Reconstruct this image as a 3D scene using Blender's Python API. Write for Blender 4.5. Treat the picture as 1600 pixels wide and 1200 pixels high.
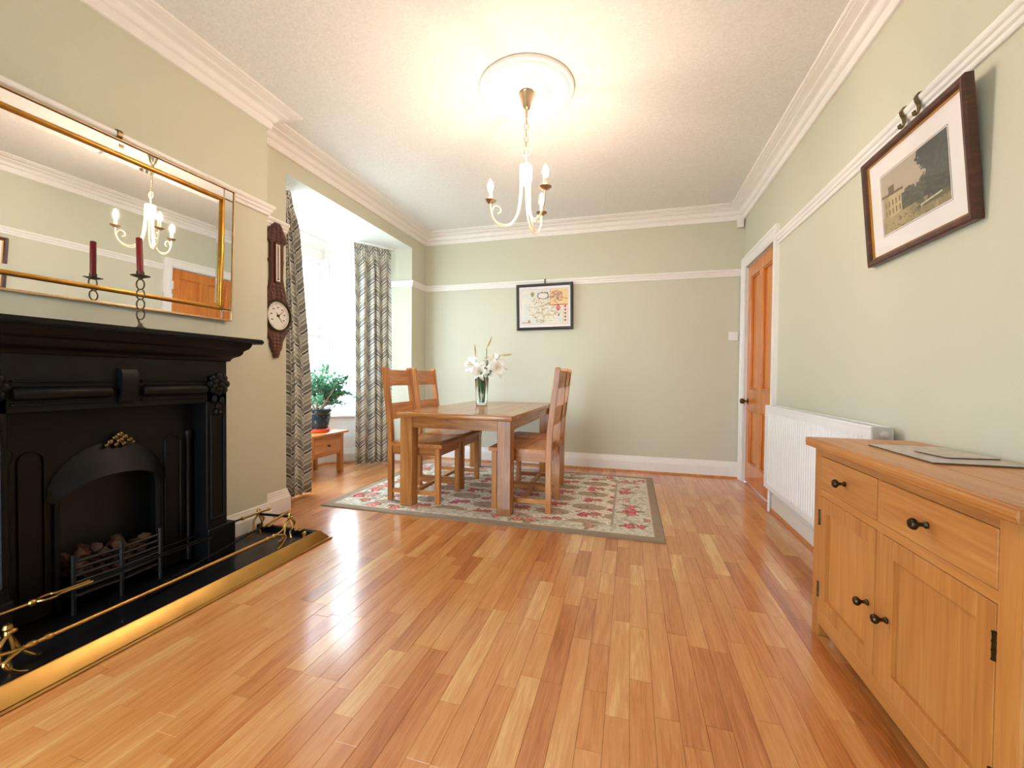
import bpy, bmesh, math, random
import numpy as np
from mathutils import Vector, Matrix, noise

random.seed(7); np.random.seed(7)
for o in list(bpy.data.objects): bpy.data.objects.remove(o)
SC = bpy.context.scene
COL = SC.collection
PI = math.pi

# ------------------------------------------------------------------ camera
F_PX, YAW, PITCH, ROLL = 652.8, .2758, -.0181, .0094
cy_, sy_ = math.cos(YAW), math.sin(YAW)
fw = Vector((-sy_*math.cos(PITCH), cy_*math.cos(PITCH), math.sin(PITCH)))
rt = Vector((cy_, sy_, 0)); up = rt.cross(fw)
r2 = rt*math.cos(ROLL)+up*math.sin(ROLL); u2 = -rt*math.sin(ROLL)+up*math.cos(ROLL)
cam = bpy.data.cameras.new('camera'); cam.sensor_width = 36; cam.lens = 36*F_PX/1600; cam.clip_start = .02
co = bpy.data.objects.new('camera', cam); COL.objects.link(co)
M = Matrix((r2, u2, -fw)).transposed().to_4x4(); M.translation = (0, 0, 1); co.matrix_world = M
SC.camera = co

# ------------------------------------------------------------------ world, exposure
W = bpy.data.worlds.new('overcast_sky'); SC.world = W; W.use_nodes = True
bg = W.node_tree.nodes['Background']; bg.inputs[0].default_value = (.74, .88, 1, 1); bg.inputs[1].default_value = 5.8
SC.view_settings.view_transform = 'Standard'; SC.view_settings.look = 'None'
SC.view_settings.gamma = 1; SC.view_settings.use_curve_mapping = False
SC.view_settings.exposure = 1.7
BULB = 225.0

# ------------------------------------------------------------------ room numbers
XR, YB, XL, XC, ZC, YF = 1.069, 4.635, -2.42, -2.26, 2.70, -1.25
BY0, BY1, BZ = 2.487, 4.304, 2.455           # bay opening
BX, CY0, CY1, RX = -3.29, 2.87, 3.92, -2.80   # bay front plane, cant corners, reveal end
CB0, CB1 = .38, 2.17                          # chimney breast
YC = 1.276                                    # fireplace centre
BAYPATH = [(RX, BY1), (BX, CY1), (BX, CY0), (RX, BY0)]

# ------------------------------------------------------------------ materials
def s2l(c):
    return tuple(((v/255)/12.92 if v/255 <= .04045 else ((v/255+.055)/1.055)**2.4) for v in c)
class NT:
    def __init__(s, name):
        s.m = bpy.data.materials.new(name); s.m.use_nodes = True; s.t = s.m.node_tree; s.n = s.t.nodes
        s.b = s.n['Principled BSDF']; s.out = s.n['Material Output']
    def new(s, typ, **kw):
        x = s.n.new(typ)
        for k, v in kw.items(): setattr(x, k, v)
        return x
    def link(s, a, b): s.t.links.new(a, b)
    def math(s, op, a, b=None, c=None):
        x = s.n.new('ShaderNodeMath'); x.operation = op
        for i, v in enumerate((a, b, c)):
            if v is None: continue
            if isinstance(v, (int, float)): x.inputs[i].default_value = v
            else: s.link(v, x.inputs[i])
        return x.outputs[0]
    def ramp(s, fac, stops, interp='LINEAR'):
        x = s.n.new('ShaderNodeValToRGB'); x.color_ramp.interpolation = interp
        e = x.color_ramp.elements
        while len(e) < len(stops): e.new(1)
        for i, (p, c) in enumerate(stops): e[i].position = p; e[i].color = (*c, 1)
        if fac is not None: s.link(fac, x.inputs[0])
        return x.outputs[0]
    def noise(s, scale, detail=3, vec=None, rough=.5, dist=0):
        x = s.n.new('ShaderNodeTexNoise'); x.inputs['Scale'].default_value = scale
        x.inputs['Detail'].default_value = detail; x.inputs['Roughness'].default_value = rough
        x.inputs['Distortion'].default_value = dist
        if vec is not None: s.link(vec, x.inputs['Vector'])
        return x
    def coord(s, which='Object', scale=None, add=None):
        c = s.n.new('ShaderNodeTexCoord').outputs[which]
        if scale:
            mp = s.n.new('ShaderNodeMapping'); mp.inputs['Scale'].default_value = scale
            s.link(c, mp.inputs[0]); c = mp.outputs[0]
        if add is not None:
            a = s.n.new('ShaderNodeVectorMath'); a.operation = 'ADD'; s.link(c, a.inputs[0]); s.link(add, a.inputs[1]); c = a.outputs[0]
        return c
    def bump(s, h, strength=.2, dist=.01):
        x = s.n.new('ShaderNodeBump'); x.inputs['Strength'].default_value = strength; x.inputs['Distance'].default_value = dist
        s.link(h, x.inputs['Height']); s.link(x.outputs[0], s.b.inputs['Normal'])
    def set(s, **kw):
        for k, v in kw.items():
            i = s.b.inputs[k.replace('_', ' ')]
            if isinstance(v, bpy.types.NodeSocket): s.link(v, i)
            else: i.default_value = (*v, 1) if isinstance(v, tuple) and len(v) == 3 else v
        return s

def plain(name, rgb, rough=.5, metal=0, var=.06, nscale=20, bump=0, bscale=200, bdist=.002, **kw):
    t = NT(name); c = s2l(rgb); co = t.coord()
    n = t.noise(nscale, 3, co)
    lo = tuple(v*(1-var) for v in c); hi = tuple(min(1, v*(1+var)) for v in c)
    t.set(Base_Color=t.ramp(n.outputs['Fac'], [(.3, lo), (.7, hi)]), Roughness=rough, Metallic=metal)
    if bump: t.bump(t.noise(bscale, 3, co).outputs['Fac'], bump, bdist)
    t.set(**kw) if kw else None
    return t.m

def wood(name, dark, mid, light, axis=2, rough=.38, grain=1.0, coat=.0, rvar=.18):
    t = NT(name); sc = [38*grain]*3; sc[axis] = 2.2*grain
    rnd = t.new('ShaderNodeObjectInfo').outputs['Random']
    cmb = t.new('ShaderNodeCombineXYZ')
    for i in range(3): t.link(t.math('MULTIPLY', rnd, 37.0+11*i), cmb.inputs[i])
    v = t.coord('Object', tuple(sc), cmb.outputs[0])
    n = t.noise(1.0, 5, v, .62, 1.2)
    sc2 = [7*grain]*3; sc2[axis] = .8*grain
    n2 = t.noise(1.0, 3, t.coord('Object', tuple(sc2), cmb.outputs[0]), .5, .6)
    f = t.math('ADD', t.math('MULTIPLY', n.outputs['Fac'], .55), t.math('MULTIPLY', n2.outputs['Fac'], .45))
    col = t.ramp(f, [(.34, s2l(dark)), (.5, s2l(mid)), (.66, s2l(light))])
    hsv = t.new('ShaderNodeHueSaturation'); t.link(col, hsv.inputs['Color'])
    t.link(t.math('ADD', 1-rvar/2, t.math('MULTIPLY', rnd, rvar)), hsv.inputs['Value'])
    t.set(Base_Color=hsv.outputs[0], Roughness=rough)
    t.b.inputs['Coat Weight'].default_value = coat; t.b.inputs['Coat Roughness'].default_value = .15
    t.bump(n.outputs['Fac'], .12, .0015)
    return t.m

def attr_mat(name, rough=.5, attr='print', bump=0):
    t = NT(name); a = t.new('ShaderNodeAttribute', attribute_name=attr)
    t.set(Base_Color=a.outputs['Color'], Roughness=rough)
    if bump: t.bump(t.noise(420, 2, t.coord()).outputs['Fac'], bump, .002)
    return t.m

PAINT = (207, 206, 187)
t = NT('sage_wallpaper'); co_ = t.coord('Object')
n1 = t.noise(1.0, 2, t.coord('Object', (260, 260, 900))); n2 = t.noise(1.0, 2, t.coord('Object', (900, 900, 200)))
f = t.math('ADD', t.math('MULTIPLY', n1.outputs['Fac'], .5), t.math('MULTIPLY', n2.outputs['Fac'], .5))
pc = s2l(PAINT)
t.set(Base_Color=t.ramp(f, [(.35, tuple(v*.93 for v in pc)), (.65, tuple(v*1.05 for v in pc))]), Roughness=.72)
t.bump(f, .10, .002); WALLM = t.m

t = NT('stippled_ceiling'); nn = t.noise(85, 4, t.coord('Object'), .6)
t.set(Base_Color=t.ramp(nn.outputs['Fac'], [(.3, s2l((226, 224, 222))), (.7, s2l((240, 239, 238)))]), Roughness=.75)
t.bump(nn.outputs['Fac'], .35, .006); CEILM = t.m
WHITE = plain('white_gloss_paint', (240, 238, 236), .32, var=.015)
WHITEM = plain('white_plaster', (240, 237, 234), .6, var=.015)
UPVC = plain('white_window_frame', (244, 246, 248), .25, var=.01)
RADM = plain('white_enamel', (240, 242, 246), .28, var=.01)

# floor planks
t = NT('oak_strip'); a = t.new('ShaderNodeAttribute', attribute_name='tint')
sep = t.new('ShaderNodeSeparateColor'); t.link(a.outputs['Color'], sep.inputs[0])
cmb = t.new('ShaderNodeCombineXYZ')
t.link(t.math('MULTIPLY', sep.outputs[1], 50), cmb.inputs[0]); t.link(t.math('MULTIPLY', sep.outputs[2], 50), cmb.inputs[1]); t.link(t.math('MULTIPLY', sep.outputs[1], 31), cmb.inputs[2])
g1 = t.noise(1, 5, t.coord('Object', (75, 4.5, 75), cmb.outputs[0]), .6, 1.4)
g2 = t.noise(1, 3, t.coord('Object', (16, 1.6, 16), cmb.outputs[0]), .5, 1.0)
tone = t.math('ADD', sep.outputs[0], t.math('ADD', t.math('MULTIPLY', t.math('SUBTRACT', g1.outputs['Fac'], .5), .85), t.math('MULTIPLY', t.math('SUBTRACT', g2.outputs['Fac'], .5), .75)))
FLOOR_STOPS = [(0, s2l((136, 76, 32))), (.28, s2l((184, 108, 50))), (.52, s2l((205, 133, 72))), (.78, s2l((217, 154, 92))), (1, s2l((230, 184, 120)))]
t.set(Base_Color=t.ramp(tone, FLOOR_STOPS), Roughness=t.math('ADD', .30, t.math('MULTIPLY', g2.outputs['Fac'], .1)), Specular_IOR_Level=.3)
t.b.inputs['Coat Weight'].default_value = 1.0; t.b.inputs['Coat Roughness'].default_value = .17
t.bump(g1.outputs['Fac'], .06, .001); PLANKM = t.m
SUBM = plain('floor_joint', (104, 60, 28), .7)

OAKZ, OAKX, OAKY = [wood('honey_oak_'+n, (150, 88, 38), (190, 122, 60), (212, 150, 84), ax, .36, coat=.15) for n, ax in (('z', 2), ('x', 0), ('y', 1))]
TABZ, TABX, TABY = [wood('brown_oak_'+n, (130, 78, 36), (174, 114, 58), (200, 142, 84), ax, .26, coat=.35) for n, ax in (('z', 2), ('x', 0), ('y', 1))]
SBZ, SBY, SBX = [wood('light_oak_'+n, (170, 104, 44), (192, 126, 60), (206, 146, 78), ax, .42, coat=.3, rvar=.1) for n, ax in (('z', 2), ('y', 1), ('x', 0))]
PINE = wood('orange_pine', (186, 98, 28), (212, 124, 44), (226, 146, 66), 2, .3, .7, .3, .05)
MAHOG = wood('mahogany', (44, 20, 14), (74, 34, 24), (104, 54, 38), 1, .3, coat=.3)
MAHOGZ = wood('carved_mahogany', (50, 26, 20), (84, 46, 36), (116, 70, 54), 2, .4)
BEADM = wood('oak_bead', (160, 92, 40), (200, 126, 62), (214, 146, 84), 1, .35)
IRON = plain('black_iron', (8, 8, 9), .46, 0, .3, 12, .25, 160, .002, Specular_IOR_Level=.22)
IRONM = plain('black_iron_matt', (7, 7, 8), .55, 0, .3, 14, .3, 90, .003)
SLATE = plain('black_hearth_slate', (20, 20, 22), .3, 0, .3, 8, .2, 60, .002)
BRASS = plain('polished_brass', (186, 146, 82), .30, 1, .12, 9, .08, 40, .003)
OLDBRASS = plain('aged_brass', (112, 96, 62), .36, 1, .25, 60)
BRONZE = plain('dark_bronze', (74, 66, 46), .35, 1, .3, 60)
GOLD = plain('gilt_moulding', (196, 142, 58), .32, 1, .15, 30)
SILVER = plain('worn_gilt_edge', (206, 176, 132), .3, 1, .12, 40)
MIRM = NT('mirror_glass').set(Base_Color=(.88, .89, .88), Metallic=1.0, Roughness=.012).m
BLACKP = plain('black_frame_paint', (30, 32, 30), .35, var=.2)
CREAMM = plain('cream_enamel', (238, 228, 200), .4, var=.03)
SATIN = plain('satin_nickel', (188, 170, 144), .3, 1, .05)
MATBOARD = plain('white_mount_board', (246, 240, 240), .7, var=.01)
REDWAX = plain('red_wax', (122, 8, 12), .4, var=.1)
PEWTER = plain('dull_wrought_metal', (98, 92, 78), .4, .9, .25, 80)
TERRA = plain('red_plastic', (226, 84, 50), .4, var=.05)
SOILM = plain('potting_soil', (60, 42, 30), .9, var=.3, nscale=120, bump=.5, bscale=120, bdist=.01)
BARK = plain('pale_bark', (150, 132, 108), .8, var=.25, nscale=60, bump=.3)
STEMG = plain('green_stem', (72, 122, 62), .5, var=.2, nscale=40)
MATTOP = plain('patterned_placemat', (190, 182, 174), .42, var=.22, nscale=34)
CORK = plain('brown_mat_edge', (92, 66, 46), .7, var=.1)
PLASTICW = plain('white_plastic', (236, 234, 230), .4, var=.01)
GREYP = plain('grey_metal_end', (202, 196, 190), .4, var=.02)
OUTG = plain('garden_gravel', (180, 182, 172), .9, var=.15)
COALM = plain('brown_coals', (66, 38, 20), .85, var=.5, nscale=30, bump=.4, bscale=60, bdist=.01)
GRILLE = plain('radiator_shadow', (150, 150, 150), .6)

def glassy(name, tint=(1, 1, 1), gl=.06, rough=.0):
    t = NT(name); tr = t.new('ShaderNodeBsdfTransparent'); tr.inputs[0].default_value = (*tint, 1)
    g = t.new('ShaderNodeBsdfGlossy'); g.inputs['Roughness'].default_value = rough
    mx = t.new('ShaderNodeMixShader'); ge = t.new('ShaderNodeNewGeometry'); dp = t.new('ShaderNodeVectorMath'); dp.operation = 'DOT_PRODUCT'
    t.link(ge.outputs['Normal'], dp.inputs[0]); t.link(ge.outputs['Incoming'], dp.inputs[1])      # Schlick, the same from both faces
    sch = t.math('ADD', .03, t.math('MULTIPLY', .9, t.math('POWER', t.math('SUBTRACT', 1.0, t.math('ABSOLUTE', dp.outputs['Value'])), 5.0)))
    t.link(sch, mx.inputs[0]); t.link(tr.outputs[0], mx.inputs[1]); t.link(g.outputs[0], mx.inputs[2])
    t.link(mx.outputs[0], t.out.inputs[0]); return t.m
PANE = glassy('window_glass', (.97, .985, .98))
PICGLASS = glassy('picture_glass', (.99, .99, .99))
t = NT('vase_glass'); t.set(Base_Color=(.93, .97, .96), Roughness=.02, IOR=1.45); t.b.inputs['Transmission Weight'].default_value = 1.0; VASEM = t.m
WATERM = glassy('vase_water', (.9, .95, .93))
t = NT('lamp_bulb'); em = t.new('ShaderNodeEmission'); em.inputs[0].default_value = (1, .745, .55, 1); em.inputs[1].default_value = BULB
t.link(em.outputs[0], t.out.inputs[0]); BULBM = t.m

def leafy(name, rgb, trans=.45, var=.35):
    t = NT(name); c = s2l(rgb); n = t.noise(35, 2, t.coord())
    col = t.ramp(n.outputs['Fac'], [(.3, tuple(v*(1-var) for v in c)), (.7, tuple(min(1, v*(1+var)) for v in c))])
    t.set(Base_Color=col, Roughness=.4)
    tl = t.new('ShaderNodeBsdfTranslucent'); t.link(col, tl.inputs[0]); mx = t.new('ShaderNodeMixShader'); mx.inputs[0].default_value = trans
    t.link(t.b.outputs[0], mx.inputs[1]); t.link(tl.outputs[0], mx.inputs[2]); t.link(mx.outputs[0], t.out.inputs[0]); return t.m
LEAFM = leafy('plant_leaf', (84, 140, 104), .42); LILYLEAF = leafy('lily_leaf', (66, 118, 78), .25)
PETALM = leafy('white_petal', (246, 246, 244), .3, .02)
BUDM = leafy('lily_bud', (214, 202, 160), .3, .1)
POLLEN = plain('pollen', (196, 178, 96), .8)

# pot glaze with pale sprigs
t = NT('blue_black_glaze'); n = t.noise(26, 4, t.coord(), .6, 1.5)
t.set(Base_Color=t.ramp(n.outputs['Fac'], [(.0, s2l((20, 34, 44))), (.60, s2l((28, 46, 58))), (.66, s2l((120, 140, 146)))]), Roughness=.16); POTM = t.m

# curtain cloth : woven chevron blocks of grey, white and taupe stripes
t = NT('chevron_curtain_cloth')
uv = t.new('ShaderNodeUVMap', uv_map='cloth').outputs[0]
sx = t.new('ShaderNodeSeparateXYZ'); t.link(uv, sx.inputs[0]); U, V = sx.outputs[0], sx.outputs[1]
cw = .10
ucol = t.math('DIVIDE', U, cw); fl = t.math('FLOOR', ucol); loc = t.math('SUBTRACT', ucol, fl)
par = t.math('MODULO', fl, 2.0); sgn = t.math('SUBTRACT', t.math('MULTIPLY', par, 2.0), 1.0)
vv = t.math('ADD', V, t.math('MULTIPLY', t.math('MULTIPLY', loc, sgn), cw*1.0))
vv = t.math('ADD', vv, t.math('MULTIPLY', par, .08))
fr = t.math('FRACT', t.math('DIVIDE', vv, .165))
C = {k: s2l(v) for k, v in dict(w=(234, 232, 226), g=(160, 157, 148), d=(92, 90, 86), t=(178, 168, 150), m=(204, 200, 190)).items()}
col = t.ramp(fr, [(0, C['d']), (.09, C['w']), (.17, C['g']), (.42, C['w']), (.50, C['t']), (.62, C['w']), (.70, C['m']), (.92, C['w'])], 'CONSTANT')
t.set(Base_Color=col, Roughness=.75)
tl = t.new('ShaderNodeBsdfTranslucent'); t.link(col, tl.inputs[0]); mx = t.new('ShaderNodeMixShader'); mx.inputs[0].default_value = .18
t.link(t.b.outputs[0], mx.inputs[1]); t.link(tl.outputs[0], mx.inputs[2]); t.link(mx.outputs[0], t.out.inputs[0]); CURTM = t.m
LINING = plain('curtain_lining', (222, 206, 196), .8, var=.03)

RUGM = attr_mat('printed_rug_pile', .9, 'print', .35)
PRINTM = attr_mat('printed_paper', .6, 'print')

# ------------------------------------------------------------------ mesh helpers
def NB(): return bmesh.new()
def box(bm, x0, x1, y0, y1, z0, z1, bev=0, seg=1):
    r = bmesh.ops.create_cube(bm, size=1)
    vs = r['verts']
    bmesh.ops.scale(bm, vec=(abs(x1-x0), abs(y1-y0), abs(z1-z0)), verts=vs)
    bmesh.ops.translate(bm, vec=((x0+x1)/2, (y0+y1)/2, (z0+z1)/2), verts=vs)
    if bev:
        es = list({e for v in vs for e in v.link_edges})
        bmesh.ops.bevel(bm, geom=es, offset=bev, segments=seg, affect='EDGES', profile=.5)
    return bm
def hexa(bm, b, tp):
    """eight corners: four at the bottom (ccw), four at the top"""
    v = [bm.verts.new(p) for p in list(b)+list(tp)]
    for f in ((3, 2, 1, 0), (4, 5, 6, 7), (0, 1, 5, 4), (1, 2, 6, 5), (2, 3, 7, 6), (3, 0, 4, 7)): bm.faces.new([v[i] for i in f])
    return bm
def frame_of(d):
    d = d.normalized(); a = Vector((0, 0, 1)) if abs(d.z) < .9 else Vector((1, 0, 0))
    x = d.cross(a).normalized(); return x, d.cross(x).normalized()
def tube(bm, pts, r, n=8, closed=False, caps=True):
    pts = [Vector(p) for p in pts]; m = len(pts)
    rs = r if isinstance(r, (list, tuple)) else [r]*m
    rings = []; px = None
    for i, p in enumerate(pts):
        if closed: d = pts[(i+1) % m]-pts[i-1]
        else: d = pts[min(i+1, m-1)]-pts[max(i-1, 0)]
        if d.length < 1e-9: d = Vector((0, 0, 1))
        d.normalize()
        if px is None: px, _ = frame_of(d)
        px = (px-d*px.dot(d))
        if px.length < 1e-6: px, _ = frame_of(d)
        px.normalize(); py = d.cross(px)
        rings.append([bm.verts.new(p+(px*math.cos(2*PI*k/n)+py*math.sin(2*PI*k/n))*rs[i]) for k in range(n)])
    for i in range(m if closed else m-1):
        A, B = rings[i], rings[(i+1) % m]
        for k in range(n): bm.faces.new((A[k], A[(k+1) % n], B[(k+1) % n], B[k]))
    if caps and not closed:
        bm.faces.new(rings[0][::-1]); bm.faces.new(rings[-1])
    return bm
def lathe(bm, prof, c=(0, 0, 0), n=24, ax='z', cap=True):
    rings = []
    def P(r, h, a):
        x, y = r*math.cos(a), r*math.sin(a)
        q = {'z': (x, y, h), 'x': (h, x, y), 'y': (y, h, x)}[ax]
        return Vector(c)+Vector(q)
    for r, h in prof:
        if r < 1e-6: rings.append([bm.verts.new(P(0, h, 0))])
        else: rings.append([bm.verts.new(P(r, h, 2*PI*k/n)) for k in range(n)])
    for A, B in zip(rings, rings[1:]):
        for k in range(n):
            k2 = (k+1) % n
            if len(A) == 1 and len(B) == 1: continue
            if len(A) == 1: bm.faces.new((A[0], B[k2], B[k]))
            elif len(B) == 1: bm.faces.new((A[k], A[k2], B[0]))
            else: bm.faces.new((A[k], A[k2], B[k2], B[k]))
    if cap:
        if len(rings[0]) > 1: bm.faces.new(rings[0][::-1])
        if len(rings[-1]) > 1: bm.faces.new(rings[-1])
    return bm
def ball(bm, c, r, sc=(1, 1, 1), sub=2, rot=None):
    g = bmesh.ops.create_icosphere(bm, subdivisions=sub, radius=r); vs = g['verts']
    bmesh.ops.scale(bm, vec=sc, verts=vs)
    if rot: bmesh.ops.rotate(bm, cent=(0, 0, 0), matrix=rot, verts=vs)
    bmesh.ops.translate(bm, vec=c, verts=vs); return bm
def sweep(bm, path, prof, closed=False):
    """path: wall points with the room on the left; prof: (distance from wall, z) list, closed loop"""
    P = [Vector((p[0], p[1])) for p in path]; m = len(P); rings = []
    for i in range(m):
        ns = []
        if closed or i > 0: d = (P[i]-P[i-1]).normalized(); ns.append(Vector((-d.y, d.x)))
        if closed or i < m-1: d = (P[(i+1) % m]-P[i]).normalized(); ns.append(Vector((-d.y, d.x)))
        if len(ns) == 2: mi = (ns[0]+ns[1])/(1+ns[0].dot(ns[1]))
        else: mi = ns[0]
        rings.append([bm.verts.new((P[i].x+mi.x*d_, P[i].y+mi.y*d_, z)) for d_, z in prof])
    k = len(prof)
    for i in range(m if closed else m-1):
        A, B = rings[i], rings[(i+1) % m]
        for j in range(k): bm.faces.new((A[j], A[(j+1) % k], B[(j+1) % k], B[j]))
    if not closed: bm.faces.new(rings[0]); bm.faces.new(rings[-1][::-1])
    return bm
def extr(bm, poly, t0, t1, ax='x'):
    """polygon (a,b) extruded along ax from t0 to t1; a,b are the other two axes in order"""
    def P(a, b, t): return {'x': (t, a, b), 'y': (a, t, b), 'z': (a, b, t)}[ax]
    A = [bm.verts.new(P(a, b, t0)) for a, b in poly]; B = [bm.verts.new(P(a, b, t1)) for a, b in poly]
    n = len(poly)
    for i in range(n): bm.faces.new((A[i], A[(i+1) % n], B[(i+1) % n], B[i]))
    bm.faces.new(A[::-1]); bm.faces.new(B); return bm
def obj(name, bm, mat, parent=None, smooth=False, loc=None, ang=38, **props):
    bmesh.ops.recalc_face_normals(bm, faces=bm.faces[:])
    if smooth:
        for f in bm.faces: f.smooth = True
        lim = math.radians(ang)
        for e in bm.edges:
            if len(e.link_faces) == 2 and e.calc_face_angle(0) > lim: e.smooth = False
    me = bpy.data.meshes.new(name); bm.to_mesh(me); bm.free()
    if mat: me.materials.append(mat)
    o = bpy.data.objects.new(name, me); COL.objects.link(o)
    if parent: o.parent = parent
    if loc: o.location = loc
    for k, v in props.items(): o[k] = v
    return o
def thing(name, label, cat, loc=(0, 0, 0), rz=0, group=None, rot=None):
    o = bpy.data.objects.new(name, None); COL.objects.link(o); o.empty_display_size = .1
    o.location = loc; o.rotation_euler = rot if rot else (0, 0, rz)
    o['label'] = label; o['category'] = cat
    if group: o['group'] = group
    return o
def struct(name, bm, mat, parent=None, **k):
    o = obj(name, bm, mat, parent, **k)
    if parent is None: o['kind'] = 'structure'
    return o
def dup(root, loc, rot=None, label=None):
    r = root.copy(); COL.objects.link(r); r.location = loc
    if rot: r.rotation_euler = rot
    if label: r['label'] = label
    for ch in list(root.children):
        c = ch.copy(); COL.objects.link(c); c.parent = r
        for g in list(ch.children):
            d = g.copy(); COL.objects.link(d); d.parent = c
    return r
def paint_grid(name, w, h, nx, ny, fn, mat, parent, P, thick=None):
    """flat printed sheet: fn(u,v arrays)->rgb (sRGB 0..255); P(u,v) gives the point"""
    us = np.linspace(0, 1, nx+1); vs = np.linspace(0, 1, ny+1)
    Ug, Vg = np.meshgrid(us, vs)
    rgb = np.clip(fn(Ug.ravel()*w, Vg.ravel()*h), 0, 255)/255.
    lin = np.where(rgb <= .04045, rgb/12.92, ((rgb+.055)/1.055)**2.4)
    col = np.concatenate([lin, np.ones((len(lin), 1))], 1).astype(np.float32)
    pts = P(Ug.ravel()*w, Vg.ravel()*h)
    idx = np.arange((nx+1)*(ny+1)).reshape(ny+1, nx+1)
    q = np.stack([idx[:-1, :-1], idx[:-1, 1:], idx[1:, 1:], idx[1:, :-1]], -1).reshape(-1, 4)
    me = bpy.data.meshes.new(name); me.from_pydata(pts.tolist(), [], q.tolist())
    a = me.color_attributes.new('print', 'FLOAT_COLOR', 'POINT'); a.data.foreach_set('color', col.ravel())
    me.materials.append(mat); o = bpy.data.objects.new(name, me); COL.objects.link(o)
    if parent: o.parent = parent
    return o

# ================================================================== SETTING
WT = .14
ROOM = [(XR, YF), (XR, YB), (XL, YB), (XL, CB1), (XC, CB1), (XC, CB0), (XL, CB0), (XL, YF)]
DY0, DY1, DZ = 3.70, 4.505, 2.065                # door opening

# ---- floor: slab plus oak strips, each its own piece
bm = NB(); extr(bm, [(XR+.2, YF-.1), (XR+.2, YB+.1), (RX-.05, YB+.1), (RX-.05, BY1+.1), (BX-.14, CY1+.08), (BX-.14, CY0-.08), (RX-.05, BY0-.1), (RX-.05, YF-.1)], -.12, -.008, 'z')
floor = struct('floor', bm, SUBM)
def in_room(x, y):
    if XL < x < XR and YF < y < YB: return not (x < XC and CB0 < y < CB1)
    if BX < x <= XL and BY0 < y < BY1:
        lim0 = BY0 if x > RX else BY0+(CY0-BY0)*(RX-x)/(RX-BX)
        lim1 = BY1 if x > RX else BY1-(BY1-CY1)*(RX-x)/(RX-BX)
        return lim0 < y < lim1
    return False
PW = .0705
strips = []
rng = random.Random(3)
i = 0; x = XR
while x > BX:
    x0 = max(x-PW, BX); segs = []
    if (x+x0)/2 > XL: segs = [(YF, YB)] if (x+x0)/2 > XC else [(YF, CB0), (CB1, YB)]
    else:
        xm = (x+x0)/2
        if xm > RX: segs = [(BY0, BY1)]
        else:
            k = (RX-xm)/(RX-BX); segs = [(BY0+(CY0-BY0)*k, BY1-(BY1-CY1)*k)]
    for a, b in segs:
        y = a-rng.uniform(0, .45)
        while y < b:
            L = rng.choice([.22, .3, .36, .42, .48, .55, .62])*rng.uniform(.9, 1.12)
            ya, yb = max(y, a), min(y+L, b); y += L
            if yb-ya > .02:
                tone = rng.gauss(.59, .10)
                if rng.random() < .07: tone = rng.uniform(.74, .86)
                if rng.random() < .09: tone = rng.uniform(.30, .38)
                strips.append((x0, x, ya, yb, tone, rng.random(), rng.random(), rng.uniform(-.0004, .0004)))
    x = x0
def strip_geo(s, V, Fc):
    x0, x1, y0, y1, tn, a, b, dz = s; g, ch = .0002, .0007; o = len(V)
    for z, e in ((-.008, g), (dz-.0009, g), (dz, g+ch)):
        V += [(x0+e, y0+e, z), (x1-e, y0+e, z), (x1-e, y1-e, z), (x0+e, y1-e, z)]
    for k in (0, 4):
        for j in range(4): Fc.append((o+k+j, o+k+(j+1) % 4, o+k+4+(j+1) % 4, o+k+4+j))
    Fc.append((o+8, o+9, o+10, o+11))
def strips_obj(name, lst, kind=None):
    V, Fc, Cc = [], [], []
    for s in lst:
        strip_geo(s, V, Fc); Cc += [(max(0, min(1, s[4])), s[5], s[6], 1)]*12
    me = bpy.data.meshes.new(name); me.from_pydata(V, [], Fc)
    at = me.color_attributes.new('tint', 'FLOAT_COLOR', 'POINT'); at.data.foreach_set('color', np.array(Cc, np.float32).ravel())
    me.materials.append(PLANKM); o = bpy.data.objects.new(name, me); COL.objects.link(o); o.parent = floor
    if kind: o['kind'] = kind
    return o
def vis_size(s):
    xm, ym = (s[0]+s[1])/2, (s[2]+s[3])/2
    d = Vector((xm, ym, -1)).dot(fw)
    if d < .3: return -1
    px = 800+F_PX*Vector((xm, ym, -1)).dot(r2)/d; py = 600-F_PX*Vector((xm, ym, -1)).dot(u2)/d
    if not (-60 < px < 1620 and 560 < py < 1250): return -1
    if px > 1300 and ym < 1.9 and xm > .75: return -1
    if xm < -1.8 and ym < 2.1: return -1
    if -2.25 < xm < .2 and 2.68 < ym < 4.3: return -1
    return (s[3]-s[2])/(d*d*d)
strips.sort(key=vis_size, reverse=True)
for s in strips[:299]: strips_obj('plank', [s])
strips_obj('plank_rows', strips[299:], 'stuff')

# ---- ceiling (room and lower bay ceiling)
bm = NB(); box(bm, XL-.4, XR+WT, YF-WT, YB+WT, ZC, ZC+.1)
extr(bm, [(XL-.001, BY0), (XL-.001, BY1), (RX, BY1), (BX-.12, CY1+.08), (BX-.12, CY0-.08), (RX, BY0)], BZ, BZ+.06, 'z')
struct('ceiling', bm, CEILM)

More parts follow.
